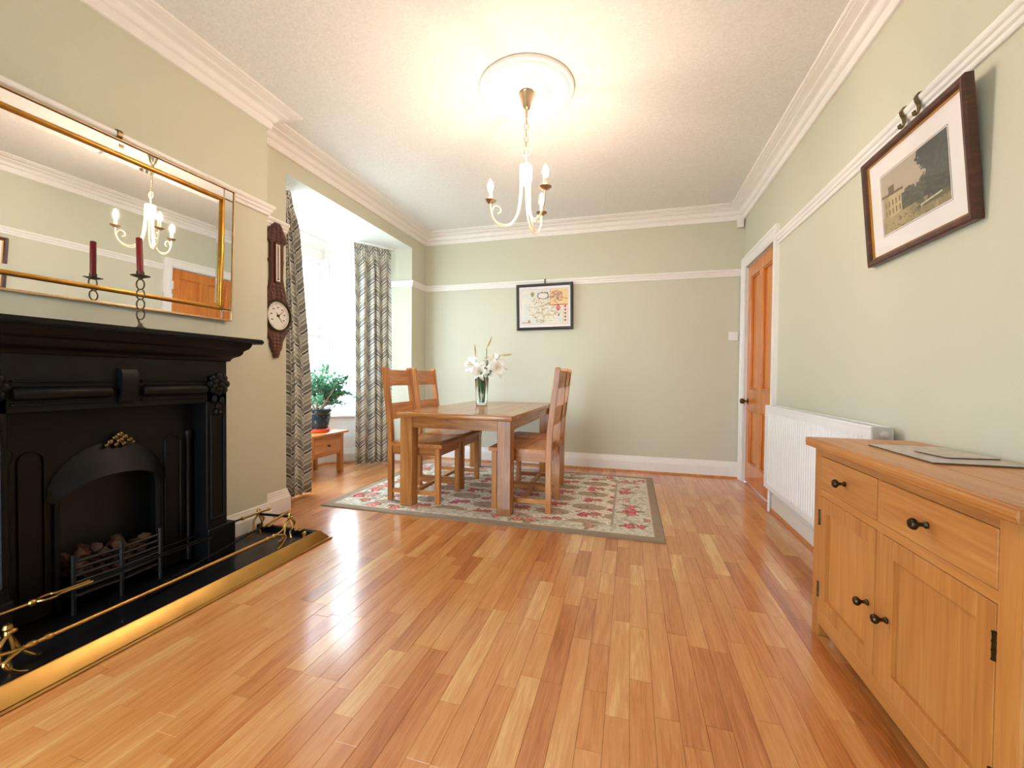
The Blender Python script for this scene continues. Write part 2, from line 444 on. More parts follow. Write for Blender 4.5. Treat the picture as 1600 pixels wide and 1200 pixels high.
# ---- walls
bm = NB(); box(bm, XL-.38, XR+WT, YB, YB+WT, -.1, ZC); struct('wall_back', bm, WALLM)
bm = NB(); box(bm, XR, XR+WT, YF, DY0, -.1, ZC); box(bm, XR, XR+WT, DY1, YB, -.1, ZC); box(bm, XR, XR+WT, DY0, DY1, DZ, ZC)
struct('wall_right', bm, WALLM)
bm = NB(); box(bm, RX, XL, YF, BY0, -.1, ZC); box(bm, RX, XL, BY1, YB, -.1, ZC); box(bm, RX, XL, BY0, BY1, BZ+.06, ZC)
box(bm, XL-.02, XL, BY0, BY1, BZ, BZ+.061)
struct('wall_left', bm, WALLM)
OY0, OY1, OZ = .955, 1.597, .84                  # hole for the fire in the chimney breast
bm = NB(); box(bm, XL+.001, XC, CB0, OY0, 0, ZC); box(bm, XL+.001, XC, OY1, CB1, 0, ZC); box(bm, XL+.001, XC, OY0, OY1, OZ, ZC)
struct('wall_chimney', bm, WALLM)
WSILL, WTOP = .55, 2.27
bm = NB()
def off(path, d):
    out = []
    P = [Vector(p) for p in path]
    for i in range(len(P)):
        ns = []
        if i > 0: q = (P[i]-P[i-1]).normalized(); ns.append(Vector((-q.y, q.x)))
        if i < len(P)-1: q = (P[i+1]-P[i]).normalized(); ns.append(Vector((-q.y, q.x)))
        m = (ns[0]+ns[1])/(1+ns[0].dot(ns[1])) if len(ns) == 2 else ns[0]
        out.append(tuple(P[i]+m*d))
    return out
sweep(bm, BAYPATH, [(0, -.1), (0, WSILL), (-.12, WSILL), (-.12, -.1)])
sweep(bm, BAYPATH, [(0, WTOP), (0, BZ), (-.12, BZ), (-.12, WTOP)])
struct('wall_bay', bm, WHITEM)
# rear wall behind the camera with an unseen window added for fill daylight
RWX0, RWX1, RWZ0, RWZ1 = -2.3, -.7, .05, 1.8
bm = NB(); box(bm, XL-.38, RWX0, YF-WT, YF, -.1, ZC); box(bm, RWX1, XR+WT, YF-WT, YF, -.1, ZC); box(bm, RWX0, RWX1, YF-WT, YF, -.1, RWZ0); box(bm, RWX0, RWX1, YF-WT, YF, RWZ1, ZC)
struct('wall_front', bm, WALLM)
bm = NB(); box(bm, -30, 30, -30, 34, -.62, -.5); struct('ground', bm, OUTG)

# ---- cornice, picture rail, skirting, bead
CORN = [(0, 2.571), (.016, 2.571), (.020, 2.576), (.024, 2.612), (.020, 2.617), (.034, 2.622), (.042, 2.630), (.046, 2.642), (.052, 2.650), (.064, 2.656), (.082, 2.660), (.088, 2.664), (.088, 2.671), (.112, 2.678), (.128, 2.681), (.128, 2.686), (.142, 2.688), (.146, 2.693), (.146, 2.70), (0, 2.70)]
bm = NB(); sweep(bm, ROOM, CORN, True); struct('trim_1', bm, WHITEM, smooth=True, ang=20, label='white stepped plaster cornice round the ceiling')
RAIL = [(0, 2.018), (.010, 2.018), (.014, 2.024), (.014, 2.036), (.022, 2.042), (.024, 2.056), (.030, 2.060), (.034, 2.066), (.036, 2.076), (.032, 2.084), (.020, 2.087), (0, 2.085)]
bm = NB(); sweep(bm, [(XR, YF), (XR, 3.585)], RAIL)
sweep(bm, [(XR-.022, YB), (XL, YB), (XL, BY1), (RX+.02, BY1)], RAIL)
sweep(bm, [(XL, BY0+.001), (XL, CB1), (XC, CB1), (XC, CB0), (XL, CB0), (XL, YF)], RAIL)
struct('trim_2', bm, WHITE, smooth=True, ang=25, label='white moulded picture rail')
SK = [(0, 0), (.022, 0), (.022, .108), (.018, .113), (.018, .122), (.013, .130), (.012, .142), (.007, .152), (.007, .160), (0, .165)]
def skirt(name, path): struct(name, sweep(NB(), path, SK), WHITE, smooth=True, ang=25)
skirt('baseboard_right', [(XR, YF), (XR, 3.585)])
skirt('baseboard_back', [(XR-.022, YB), (XL, YB), (XL, BY1), (RX, BY1)])
skirt('baseboard_bay', [(RX, BY1-.001), (BX, CY1), (BX, CY0), (RX, BY0+.001)])
skirt('baseboard_left', [(RX, BY0), (XL, BY0), (XL, CB1), (XC, CB1), (XC, YC+.502)])
skirt('baseboard_front', [(XC, YC-.502), (XC, CB0), (XL, CB0), (XL, YF)])
BEAD = [(.022, 0), (.040, 0), (.039, .007), (.034, .013), (.027, .016), (.022, .017)]
bm = NB(); sweep(bm, [(XR, YF), (XR, 3.585)], BEAD); sweep(bm, [(XR-.022, YB), (XL, YB), (XL, BY1), (RX, BY1), (BX, CY1), (BX, CY0), (RX, BY0)], BEAD)
struct('trim_3', bm, BEADM, smooth=True, label='thin oak bead along the foot of the skirting')
BC = [(0, 2.36), (.012, 2.36), (.014, 2.378), (.024, 2.382), (.030, 2.398), (.040, 2.410), (.056, 2.418), (.060, 2.432), (.080, 2.438), (.082, 2.455), (0, 2.455)]
bm = NB(); sweep(bm, BAYPATH, BC); struct('trim_4', bm, WHITEM, smooth=True, ang=20, label='white stepped cornice round the bay ceiling')

# ---- windows
def window(name, p0, p1, z0, z1, transom=None, half=None):
    p0, p1 = Vector(p0), Vector(p1); L = (p1-p0).length; d = (p1-p0)/L
    root = obj(name, window_frame(L, z0, z1, transom, half), UPVC); root['kind'] = 'structure'
    root.location = (p0.x, p0.y, 0); root.rotation_euler = (0, 0, math.atan2(d.y, d.x))
    zs = [(z0+.055, z1-.055)] if not transom else [(z0+.055, transom-.035), (transom+.035, z1-.055)]
    xs = [(.05, L-.05)] if not half else [(.05, half-.03), (half+.03, L-.05)]
    for a, b in zs:
        for c, e in xs:
            bm = NB(); w = .042                         # opening sash
            for q in ((c, c+w, a, b), (e-w, e, a, b), (c+w, e-w, a, a+w), (c+w, e-w, b-w, b)): box(bm, q[0], q[1], -.062, -.012, q[2], q[3], .006)
            sash = obj('sash', bm, UPVC, root)
            obj('pane', box(NB(), c+w-.004, e-w+.004, -.043, -.037, a+w-.004, b-w+.004), PANE, root)
    obj('window_sill', box(NB(), -.01, L+.01, -.04, .055, z0-.025, z0+.004, .008, 2), WHITE, root)
    # sky portal just outside the opening
    li = bpy.data.lights.new(name+'_sky_portal', 'AREA'); li.shape = 'RECTANGLE'; li.size = L; li.size_y = z1-z0; li.cycles.is_portal = True
    po = bpy.data.objects.new(name+'_sky_portal', li); COL.objects.link(po)
    n = Vector((-d.y, d.x))                             # room side
    mid = (p0+p1)/2-n*.14; po.location = (mid.x, mid.y, (z0+z1)/2)
    po.rotation_euler = Vector((n.x, n.y, 0)).to_track_quat('-Z', 'Z').to_euler()
    return root
def window_frame(L, z0, z1, transom, half):
    bm = NB()
    for q in ((0, .05, z0, z1), (L-.05, L, z0, z1), (.05, L-.05, z0, z0+.055), (.05, L-.05, z1-.055, z1)): box(bm, q[0], q[1], -.085, 0, q[2], q[3], .004)
    if transom: box(bm, .05, L-.05, -.08, -.004, transom-.035, transom+.035, .004)
    if half: box(bm, half-.03, half+.03, -.08, -.004, z0+.055, z1-.055, .004)
    return bm
window('window_1', (BX, CY1), (BX, CY0), WSILL, WTOP, 1.46)
window('window_2', (RX, BY1), (BX, CY1), WSILL, WTOP, 1.46)
window('window_3', (BX, CY0), (RX, BY0), WSILL, WTOP, 1.46)
window('fill_window', (RWX0, YF), (RWX1, YF), RWZ0, RWZ1, None, .8)  # added out of view, lets in extra sky light to brighten the interior
bm = NB()
for (x, y) in ((BX-.02, CY1+.01), (BX-.02, CY0-.01)): lathe(bm, [(.062, WSILL), (.062, WTOP)], (x, y, 0), 12)
struct('trim_5', bm, UPVC, smooth=True, label='white corner posts between the bay windows')

# ---- door
bm = NB()
DX = XR+.012                                      # face of the leaf
box(bm, DX, DX+.04, DY0+.004, DY0+.105, .008, DZ-.004, .003); box(bm, DX, DX+.04, DY1-.105, DY1-.004, .008, DZ-.004, .003)
for a, b in ((.008, .21), (.70, .90), (1.955, DZ-.004)): box(bm, DX+.001, DX+.039, DY0+.1, DY1-.1, a, b, .003)
DM = (DY0+DY1)/2
for a, b in ((.205, .705), (.895, 1.96)): box(bm, DX+.0015, DX+.0385, DM-.05, DM+.05, a, b, .003)
door = struct('door_1', bm, PINE)
for a, b in ((.21, .70), (.90, 1.955)):
    for c, e in ((DY0+.105, DM-.05), (DM+.05, DY1-.105)):
        bm = NB(); box(bm, DX+.020, DX+.032, c-.004, e+.004, a-.004, b+.004)
        obj('door_panel', bm, PINE, door)
        bm = NB(); w = .016                       # raised bolection moulding round the panel
        for q in ((c, c+w, a, b), (e-w, e, a, b), (c+w, e-w, a, a+w), (c+w, e-w, b-w, b)): box(bm, DX+.006, DX+.022, q[0], q[1], q[2], q[3], .006, 2)
        obj('panel_moulding', bm, PINE, door, smooth=True)
bm = NB(); lathe(bm, [(.0, 0), (.024, 0), (.026, .004), (.012, .010), (.008, .022), (.010, .028), (.022, .036), (.027, .048), (.025, .060), (.014, .068), (0, .070)], (0, 0, 0), 20, 'x')
bmesh.ops.scale(bm, vec=(-1, 1, 1), verts=bm.verts)
obj('door_knob', bm, OLDBRASS, door, True, (DX, DY1-.062, .785))
for z in (.32, 1.86): obj('hinge', box(NB(), DX-.012, DX+.004, DY0-.008, DY0+.022, z-.05, z+.05, .003), WHITE, door)
bm = NB()
AP = [(0, 0), (.030, 0), (.030, .018), (.024, .026), (.020, .05), (.022, .075), (.016, .088), (.016, .095), (0, .095)]   # (depth, across): outer edge first
AW = .102
def arch(y0, y1, z0, z1):
    vs = []
    k = AW/.095
    pa = [(d, w*k) for d, w in AP]
    pts = [(y0-AW, 0, 1), (y0-AW, z1+AW, 1), (y1+AW, z1+AW, -1), (y1+AW, 0, -1)]
    rings = []
    for i in range(4):
        ring = []
        for d, w in pa:
            yy = pts[i][0]+pts[i][2]*w; zz = 0 if i in (0, 3) else z1+AW-w
            ring.append(bm.verts.new((XR-d, yy, zz)))
        rings.append(ring)
    n = len(pa)
    for A, B in zip(rings, rings[1:]):
        for j in range(n): bm.faces.new((A[j], A[(j+1) % n], B[(j+1) % n], B[j]))
    bm.faces.new(rings[0]); bm.faces.new(rings[-1])
arch(DY0-.008, DY1+.008, 0, DZ+.006)
obj('door_frame', bm, WHITE, door, True, ang=25)
bm = NB(); box(bm, XR, XR+.1, DY0-.008, DY0+.003, 0, DZ); box(bm, XR, XR+.1, DY1-.003, DY1+.008, 0, DZ); box(bm, XR, XR+.1, DY0-.008, DY1+.008, DZ-.003, DZ+.008)
obj('door_lining', bm, WHITE, door)

# ================================================================== CEILING THINGS
CX, CYY = -.614, 2.43
t_ = thing('ceiling_rose', 'round white plaster ceiling rose with moulded rings above the chandelier', 'ceiling rose', (CX, CYY, ZC))
bm = NB(); lathe(bm, [(.278, 0), (.282, -.008), (.276, -.018), (.262, -.021), (.254, -.017), (.250, -.024), (.240, -.028), (.232, -.022), (.229, -.012), (.215, -.009), (.14, -.008), (.128, -.012), (.120, -.022), (.108, -.024), (.100, -.016), (.092, -.012), (.07, -.018), (.05, -.022), (0, -.022)], (0, 0, 0), 72)
obj('rose_plate', bm, WHITEM, t_, True, ang=60)

ch = thing('chandelier', 'cream metal chandelier with three lit candle bulbs hanging from a chain', 'chandelier', (CX, CYY, 2.0))
bm = NB(); lathe(bm, [(0, .679), (.044, .679), (.048, .672), (.045, .666), (.036, .64), (.026, .605), (.020, .588), (.010, .578), (.008, .545), (.010, .54), (0, .535)], (0, 0, 0), 18)
obj('ceiling_cup', bm, SATIN, ch, False)
bm = NB(); z = .54
k = 0
while z > .345:
    pts = []
    for i in range(14):
        a = 2*PI*i/14; u_, v_ = .011*math.cos(a), .021*math.sin(a)
        pts.append((u_ if k % 2 else 0, 0 if k % 2 else u_, z-.021+v_))
    tube(bm, pts, .0022, 6, True); z -= .037; k += 1
obj('chain', bm, SATIN, ch, True)
bm = NB(); tube(bm, [(.002, 0, .54), (.014, .004, .48), (-.008, -.006, .43), (.016, .006, .38), (.010, 0, .34), (0, 0, .30)], .0022, 6); obj('flex', bm, CREAMM, ch, True)
bm = NB(); lathe(bm, [(0, .355), (.006, .352), (.008, .335), (.005, .325), (.005, .275), (.012, .262), (.034, .255), (.037, .25), (.037, .17), (.033, .165), (.020, .163), (.014, .14), (.006, .125), (0, .12)], (0, 0, 0), 20)
pts = [(.026*math.cos(2*PI*i/18), 0, .335+.026*math.sin(2*PI*i/18)) for i in range(18)]
tube(bm, pts, .0038, 6, True)
obj('hub', bm, CREAMM, ch, True)
def spline(P, n=8):
    P = [Vector(p) for p in P]; out = []
    for i in range(len(P)-1):
        a, b, c, d = P[max(i-1, 0)], P[i], P[i+1], P[min(i+2, len(P)-1)]
        for k in range(n):
            t = k/n; out.append(.5*((2*b)+(c-a)*t+(2*a-5*b+4*c-d)*t*t+(3*b-a-3*c+d)*t**3))
    out.append(P[-1]); return out
for ang in (75, 195, 315):
    a = math.radians(ang); R_ = Matrix.Rotation(a, 3, 'Z'); tb = NB()
    for s_, rr in ((-1, .0), (1, 0)):
        P = [(.030, s_*.010, .172), (.033, s_*.010, .08), (.046, s_*.009, -.02), (.082, s_*.006, -.083), (.130, 0, -.098), (.180, 0, -.075), (.206, 0, -.02), (.210, 0, .03)] if s_ < 0 else \
            [(.022, s_*.010, .172), (.026, s_*.010, .07), (.044, s_*.009, -.035), (.085, s_*.006, -.098), (.135, 0, -.108), (.180, 0, -.080), (.202, 0, -.03), (.185, 0, .012), (.156, 0, .004), (.150, 0, -.022), (.166, 0, -.032)]
        tube(tb, [R_ @ p for p in spline(P, 6)], .0052 if s_ < 0 else .0045, 8)
    arm = obj('arm', tb, CREAMM, ch, True)
    c = R_ @ Vector((.210, 0, 0))
    obj('drip_pan', lathe(NB(), [(0, .028), (.010, .028), (.024, .036), (.036, .046), (.034, .049), (.022, .042), (.013, .040), (0, .040)], c, 24), SATIN, arm, True)
    obj('candle_tube', lathe(NB(), [(.012, .040), (.0125, .092), (.010, .095), (0, .095)], c, 16), CREAMM, arm, True)
    obj('bulb', lathe(NB(), [(.006, .095), (.012, .105), (.0165, .120), (.0165, .132), (.012, .150), (.005, .166), (0, .172)], c, 16), BULBM, arm, True)

# ================================================================== FIREPLACE
fx = -2.09-XC                                      # front of the surround relative to the breast
fp = thing('fireplace', 'black cast iron fireplace surround with flower carvings and a mantel shelf', 'fireplace', (XC+.003, YC, .0))
OH, OT = .355, .85                                 # half width and top of the opening
bm = NB()                                          # two pilasters and the frieze
for s_ in (-1, 1):
    a, b = sorted((s_*OH, s_*.468)); box(bm, 0, fx, a, b, .03, .99, .004)
box(bm, 0, fx, -.468, .468, OT, 1.085, .004)
obj('surround', bm, IRON, fp)
for s_ in (-1, 1):
    a, b = sorted((s_*(OH-.004), s_*.502)); obj('plinth', box(NB(), 0, fx+.02, a, b, .03, .20, .008, 2), IRON, fp)
    bm = NB(); a, b = sorted((s_*(OH+.016), s_*.452))
    for q in ((a, a+.01, .24, .80), (b-.01, b, .24, .80), (a, b, .24, .25), (a, b, .79, .80)): box(bm, fx-.001, fx+.008, *q, .003)
    obj('pilaster_panel', bm, IRON, fp)
    bm = NB(); cyy = s_*.412                        # carved flower at the pilaster head
    for ring, (n, R0, rr) in enumerate(((8, .042, .020), (6, .024, .016), (1, 0, .014))):
        for i in range(n):
            a = 2*PI*i/n+ring*.4; ball(bm, (fx+.012+ring*.010, cyy+R0*math.cos(a), .945+R0*math.sin(a)), rr, (.55, 1, 1), 2)
    for dz, dy, r_ in ((-.075, -.02, .015), (-.085, .02, .014), (-.115, 0, .014), (-.145, -.012, .010), (-.15, .012, .010)):
        ball(bm, (fx+.008, cyy+dy, .945+dz), r_, (.6, .9, 1.4), 2)
    obj('carved_flower', bm, IRON, fp, True)
bm = NB()
for a, b in ((-.35, -.055), (.055, .35)):
    lathe(bm, [(0, a), (.020, a+.002), (.026, a+.012), (.026, b-.012), (.020, b-.002), (0, b)], (fx+.004, 0, .922), 16, 'y')
    box(bm, fx-.002, fx+.012, a, b, .878, .886, .002); box(bm, fx-.002, fx+.010, a, b, .962, .970, .002)
obj('frieze_roll', bm, IRON, fp, True)
bm = NB(); extr(bm, [(fx-.01, 1.02), (fx+.022, 1.016), (fx+.030, 1.0), (fx+.032, .955), (fx+.026, .91), (fx+.016, .875), (fx-.01, .866)], -.030, .030, 'y')
obj('corbel', bm, IRON, fp, True)
def loopband(bm, prof, h0):                        # moulded cornice under the shelf returning to the wall at both ends
    rings = []
    for d, z in prof:
        rings.append([bm.verts.new(p) for p in ((0, -h0-d, z), (fx+d, -h0-d, z), (fx+d, h0+d, z), (0, h0+d, z))])
    for A, B in zip(rings, rings[1:]):
        for j in range(3): bm.faces.new((A[j], A[j+1], B[j+1], B[j]))
    bm.faces.new(rings[0]); bm.faces.new(rings[-1][::-1])
bm = NB(); loopband(bm, [(0, 1.065), (.010, 1.067), (.014, 1.078), (.022, 1.086), (.040, 1.094), (.050, 1.106), (.054, 1.122), (.060, 1.126), (.072, 1.136), (.080, 1.152), (.082, 1.166)], .470)
obj('mantel_cornice', bm, IRON, fp, True, ang=30)
SX, SH = -1.975-XC, .63
bm = NB(); extr(bm, [(0, -SH), (SX-.035, -SH), (SX, -SH+.035), (SX, SH-.035), (SX-.035, SH), (0, SH)], 1.166, 1.190, 'z')
for e in [e for e in bm.edges if abs(e.verts[0].co.z-e.verts[1].co.z) < 1e-6]: pass
bmesh.ops.bevel(bm, geom=bm.edges[:], offset=.006, segments=2, affect='EDGES')
shelf = obj('mantel_shelf', bm, IRON, fp, True)
# iron insert: plate with an arched mouth
ix = -2.185-XC
bm = NB(); N = 28; hw, spr, rise = .185, .47, .17
inner = [(-hw, .05)]+[(-hw*math.cos(PI*k/N), spr+rise*math.sin(PI*k/N)) for k in range(N+1)]+[(hw, .05)]
outer = []
for k in range(len(inner)):
    f_ = k/(len(inner)-1)
    y_, z_ = inner[k]
    if k < 6: outer.append((-OH+.002, .05+(OT-.05)*k/6))
    elif k > len(inner)-7: outer.append((OH-.002, .05+(OT-.05)*(len(inner)-1-k)/6))
    else: outer.append((-OH+2*OH*(k-6)/(len(inner)-13), OT))
va = [bm.verts.new((ix, *p)) for p in inner]; vb = [bm.verts.new((ix, *p)) for p in outer]; vc = [bm.verts.new((ix-.05, *p)) for p in inner]
for k in range(len(inner)-1):
    bm.faces.new((va[k], va[k+1], vb[k+1], vb[k])); bm.faces.new((va[k+1], va[k], vc[k], vc[k+1]))
obj('insert_plate', bm, IRON, fp)
bm = NB(); box(bm, -.150, ix-.001, -OH+.002, -hw-.06, .03, .84); 
bm.free(); bm = NB()
box(bm, ix-.14, ix-.13, -.30, .30, .03, .83); box(bm, ix-.14, ix-.05, -.30, -.29, .03, .83); box(bm, ix-.14, ix-.05, .29, .30, .03, .83)
obj('firebox', bm, IRONM, fp)
bm = NB(); tube(bm, [(ix+.004, *p) for p in inner], .012, 8); obj('arch_moulding', bm, IRON, fp, True)
bm = NB()                                          # projecting canopy hood over the mouth
prof_n = 14; A, B = [], []
for k in range(prof_n+1):
    a = PI*k/prof_n
    A.append(bm.verts.new((ix+.004, -(hw+.03)*math.cos(a), .50+.20*math.sin(a)))); B.append(bm.verts.new((ix+.06*math.sin(a)+.006, -(hw+.005)*math.cos(a), .47+.10*math.sin(a))))
for k in range(prof_n): bm.faces.new((A[k], A[k+1], B[k+1], B[k]))
obj('canopy', bm, IRON, fp, True)
bm = NB()
for dy, dz, r_ in ((0, .035, .014), (-.018, .022, .013), (.018, .022, .013), (-.036, .006, .013), (.036, .006, .013), (0, .008, .016), (-.014, -.008, .011), (.014, -.008, .011), (-.05, -.006, .009), (.05, -.006, .009)):
    ball(bm, (ix+.026, dy+.02, .695+dz), r_, (.7, 1, 1), 2)
obj('hood_ornament', bm, OLDBRASS, fp, True)
for s_ in (-1, 1):                                 # side panels with arched border and a slim column
    bm = NB(); c0 = s_*.255
    pts = [(ix+.004, c0-.036, .12)]+[(ix+.004, c0-.036*math.cos(PI*k/12), .66+.036*math.sin(PI*k/12)) for k in range(13)]+[(ix+.004, c0+.036, .12)]
    tube(bm, pts, .004, 6); obj('side_panel', bm, IRON, fp, True)
    bm = NB(); lathe(bm, [(.016, .05), (.016, .10), (.010, .115), (.010, .66), (.016, .675), (.018, .70), (.014, .71)], (ix+.010, s_*.325, 0), 14); obj('column', bm, IRON, fp, True)
# grate
bm = NB()
for k in range(6): tube(bm, [(ix+.05, -.16, .10+.028*k), (ix+.062, 0, .10+.028*k), (ix+.05, .16, .10+.028*k)], .006, 6)
for y_ in (-.16, 0, .16): tube(bm, [(ix+.055+(.007 if y_ == 0 else 0), y_, .03), (ix+.055+(.007 if y_ == 0 else 0), y_, .27)], .008, 6)
box(bm, ix-.12, ix+.05, -.16, .16, .10, .108)
obj('grate', bm, IRONM, fp, True)
bm = NB(); rr = random.Random(5)
for k in range(70):
    g = bmesh.ops.create_icosphere(bm, subdivisions=1, radius=rr.uniform(.016, .028))['verts']
    bmesh.ops.rotate(bm, cent=(0, 0, 0), matrix=Matrix.Rotation(rr.uniform(0, 6), 3, (rr.random(), rr.random(), rr.random()+.1)), verts=g)
    for v in g: v.co *= rr.uniform(.8, 1.15)
    bmesh.ops.translate(bm, vec=(XC+ix+rr.uniform(-.09, .03), YC+rr.uniform(-.13, .13), rr.choice((.135, .17, .205, .24))+rr.uniform(-.01, .015)), verts=g)
obj('coals', bm, COALM, None, kind='stuff', label='heap of brown coals in the grate of the black fireplace', category='coals')
# hearth
bm = NB(); box(bm, XC, -1.815, YC-.805, YC+.805, 0, .030, .004); ht = obj('hearth', bm, SLATE); ht['label'] = 'flat black stone hearth slab in front of the fireplace'; ht['category'] = 'hearth'
# fender
fe = thing('fender', 'brass hearth fender with a polished kerb, low rail and scrolled end stands', 'fender', (-1.8, YC, 0))
bm = NB(); h = .808; kp = [(.000, 0), (.058, 0), (.062, .006), (.058, .012), (.050, .012), (.014, .058), (.008, .062), (0, .060)]
def U(bm, prof, h, xb):
    rings = []
    for d, z in prof:
        rings.append([bm.verts.new(p) for p in ((xb, -h-d, z), (d, -h-d, z), (d, h+d, z), (xb, h+d, z))])
    n = len(rings)
    for i in range(n):
        A, B = rings[i], rings[(i+1) % n]
        for j in range(3): bm.faces.new((A[j], A[j+1], B[j+1], B[j]))
    for j in (0, 3): bm.faces.new([r[j] for r in rings])
U(bm, kp, h, -.455+.0)
obj('kerb', bm, BRASS, fe, True, ang=25)
bm = NB(); U(bm, [(-.012, .031), (-.001, .031), (-.001, .058), (-.012, .058)], h-.002, -.455); obj('kerb_lining', bm, IRON, fe)
bm = NB(); tube(bm, [(-.075, -.42, .108), (-.075, .58, .108)], .0085, 10)
for y_ in (-.40, -.36, .52, .56): lathe(bm, [(.0085, y_-.012), (.0125, y_-.006), (.0125, y_+.006), (.0085, y_+.012)], (-.075, 0, .108), 12, 'y')
obj('rail', bm, BRASS, fe, True)
for s_, y0 in ((1, .735), (-1, -.43)):
    stn = obj('end_stand', tube(NB(), [(-.36, y0, .150), (-.13, y0+.02*s_, .150)], .0075, 10), IRON, fe, True)
    for x_ in (-.36, -.13):
        bm = NB()
        tube(bm, spline([(x_, y0, .150), (x_+.012, y0+.025*s_, .120), (x_+.005, y0+.020*s_, .085), (x_+.02, y0+.05*s_, .060), (x_+.03, y0+.075*s_, .066)], 6), [.0065]*8+[.005]*17, 8)
        tube(bm, spline([(x_, y0, .150), (x_-.014, y0-.020*s_, .115), (x_-.004, y0-.034*s_, .075), (x_+.006, y0-.060*s_, .045), (x_-.006, y0-.078*s_, .034)], 6), .0058, 8)
        tube(bm, spline([(x_, y0, .15), (x_+.02, y0+.004, .10), (x_+.004, y0, .07), (x_+.012, y0, .034)], 6), .0055, 8)
        lathe(bm, [(0, -.014), (.012, -.010), (.009, 0), (.013, .008), (.010, .020), (0, .026)], (x_, y0, .160), 12)
        ball(bm, (x_+.004, y0-.008*s_, .155), .012, (.8, 1.2, .8)); ball(bm, (x_+.02, y0+.03*s_, .072), .010, (1, 1.5, .7))
        obj('scroll', bm, BRASS, stn, True)
    bm = NB()
    yr = .58 if s_ > 0 else -.42
    tube(bm, spline([(-.075, yr, .108), (-.085, yr+.06*s_, .118), (-.11, yr+.09*s_, .14), (-.13, y0+.02*s_, .150)], 6), .006, 8)
    tube(bm, spline([(-.075, yr, .108), (-.06, yr+.05*s_, .09), (-.055, yr+.03*s_, .055), (-.06, yr+.0*s_, .034)], 6), .006, 8)
    obj('rail_scroll', bm, BRASS, fe, True)
for y_ in (.70, -.70):
    bm = NB(); lathe(bm, [(.009, 0), (.007, .012), (.011, .020), (.013, .028), (.008, .036), (0, .038)], (.004, y_, .058), 14)
    obj('finial', bm, BRASS, fe, True)
# fire irons lying across the two stands
def iron(name, label, a, b, kind):
    a, b = Vector(a), Vector(b); d = (b-a); L = d.length
    t_ = thing(name, label, 'fire iron', a, 0, 'fire irons on the fender', rot=d.to_track_quat('Y', 'Z').to_euler())
    if kind == 'tongs':
        bm = NB()
        for s_ in (-1, 1): tube(bm, spline([(s_*.004, .0, 0), (s_*.020, .02, 0), (s_*.022, .045, 0), (s_*.010, .07, 0), (s_*.010, .16, 0)], 5), .0055, 8)
        ball(bm, (0, -.008, 0), .014); tube(bm, [(0, -.01, 0), (0, -.16, 0)], .006, 8); ball(bm, (0, -.165, 0), .011)
        obj('handle', bm, BRASS, t_, True)
        bm = NB()
        for s_ in (-1, 1):
            tube(bm, [(s_*.010, .16, 0), (s_*.016, L-.05, 0), (s_*.006, L, 0)], .004, 8); lathe(bm, [(0, -.002), (.014, -.001), (.014, .002), (0, .003)], (s_*.006, L, 0), 12, 'x')
        obj('arms', bm, IRON, t_, True)
    else:
        bm = NB(); tube(bm, [(0, 0, 0), (0, .02, 0), (0, .10, 0), (0, .17, 0)], [.006, .0075, .0065, .0075], 8); ball(bm, (0, -.008, 0), .013, (.8, 1.3, .8)); lathe(bm, [(.007, .166), (.011, .172), (.011, .178), (.006, .184)], (0, 0, 0), 12, 'y')
        obj('handle', bm, BRASS, t_, True)
        bm = NB(); tube(bm, [(0, .18, 0), (0, L-.02, 0)], .005, 8)
        if kind == 'poker': tube(bm, spline([(0, L-.02, 0), (0, L, 0), (.03, L-.03, 0), (.05, L-.04, 0)], 4), [.005]*6+[.004]*6+[.0015], 8)
        else:
            extr(bm, [(-.015, L-.06), (.015, L-.06), (.05, L-.02), (.05, L+.09), (-.05, L+.09), (-.05, L-.02)], -.003, .003, 'z')
        obj('shaft', bm, IRON, t_, True)
iron('fire_poker', 'fire poker with brass handle resting on the far end stand beside the plinth', (-2.145, 2.06, .165), (-2.13, 1.30, .168), 'poker')
iron('fire_shovel', 'brass handled fire shovel leaning over the far end stand nearest the kerb', (-1.985, 2.06, .165), (-2.02, 1.36, .050), 'shovel')
iron('fire_tongs', 'brass fire tongs with ring joint lying on the near end stand', (-2.065, .975, .168), (-2.045, 1.62, .168), 'tongs')

# ================================================================== MIRROR
tilt = math.radians(2.0); wyaw = math.radians(-1.0)
mi = thing('wall_mirror', 'wide wall mirror in a gilt frame hanging above the black fireplace', 'mirror', (-2.247, YC, 1.302), 0, None, rot=(0, tilt, wyaw))
MH, MW, ST, GB = .745, .62, .062, .016             # height, half width, border strip, gilt bead
obj('backing', box(NB(), -.010, -.004, -MW, MW, 0.002, MH-.002), BLACKP, mi)
def bar(a, b, c, d, x0, x1, bev): return box(NB(), x0, x1, a, b, c, d, bev, 2)
i0, i1 = MW-ST, MW-ST-GB
def ring(bm, o, i, zo, zi, x0, x1, bev):
    for q in ((-o, -i, zo, MH-zo), (i, o, zo, MH-zo), (-i, i, zo, zi), (-i, i, MH-zi, MH-zo)): box(bm, x0, x1, *q, bev, 2)
bm = NB(); ring(bm, MW, MW-.007, 0, .007, -.006, .010, .002); obj('gilt_edge', bm, SILVER, mi)
bm = NB(); ring(bm, i0, i1, ST, ST+GB, -.004, .014, .005); obj('gilt_frame', bm, GOLD, mi, True)
e_ = .0015
for q in ((-i0+e_, i0-e_, .008, ST-e_), (-i0+e_, i0-e_, MH-ST+e_, MH-.008), (-MW+.008, -i0-e_, ST+e_, MH-ST-e_), (i0+e_, MW-.008, ST+e_, MH-ST-e_)):
    obj('border_strip', bar(*q, -.004, .004, .003), MIRM, mi)
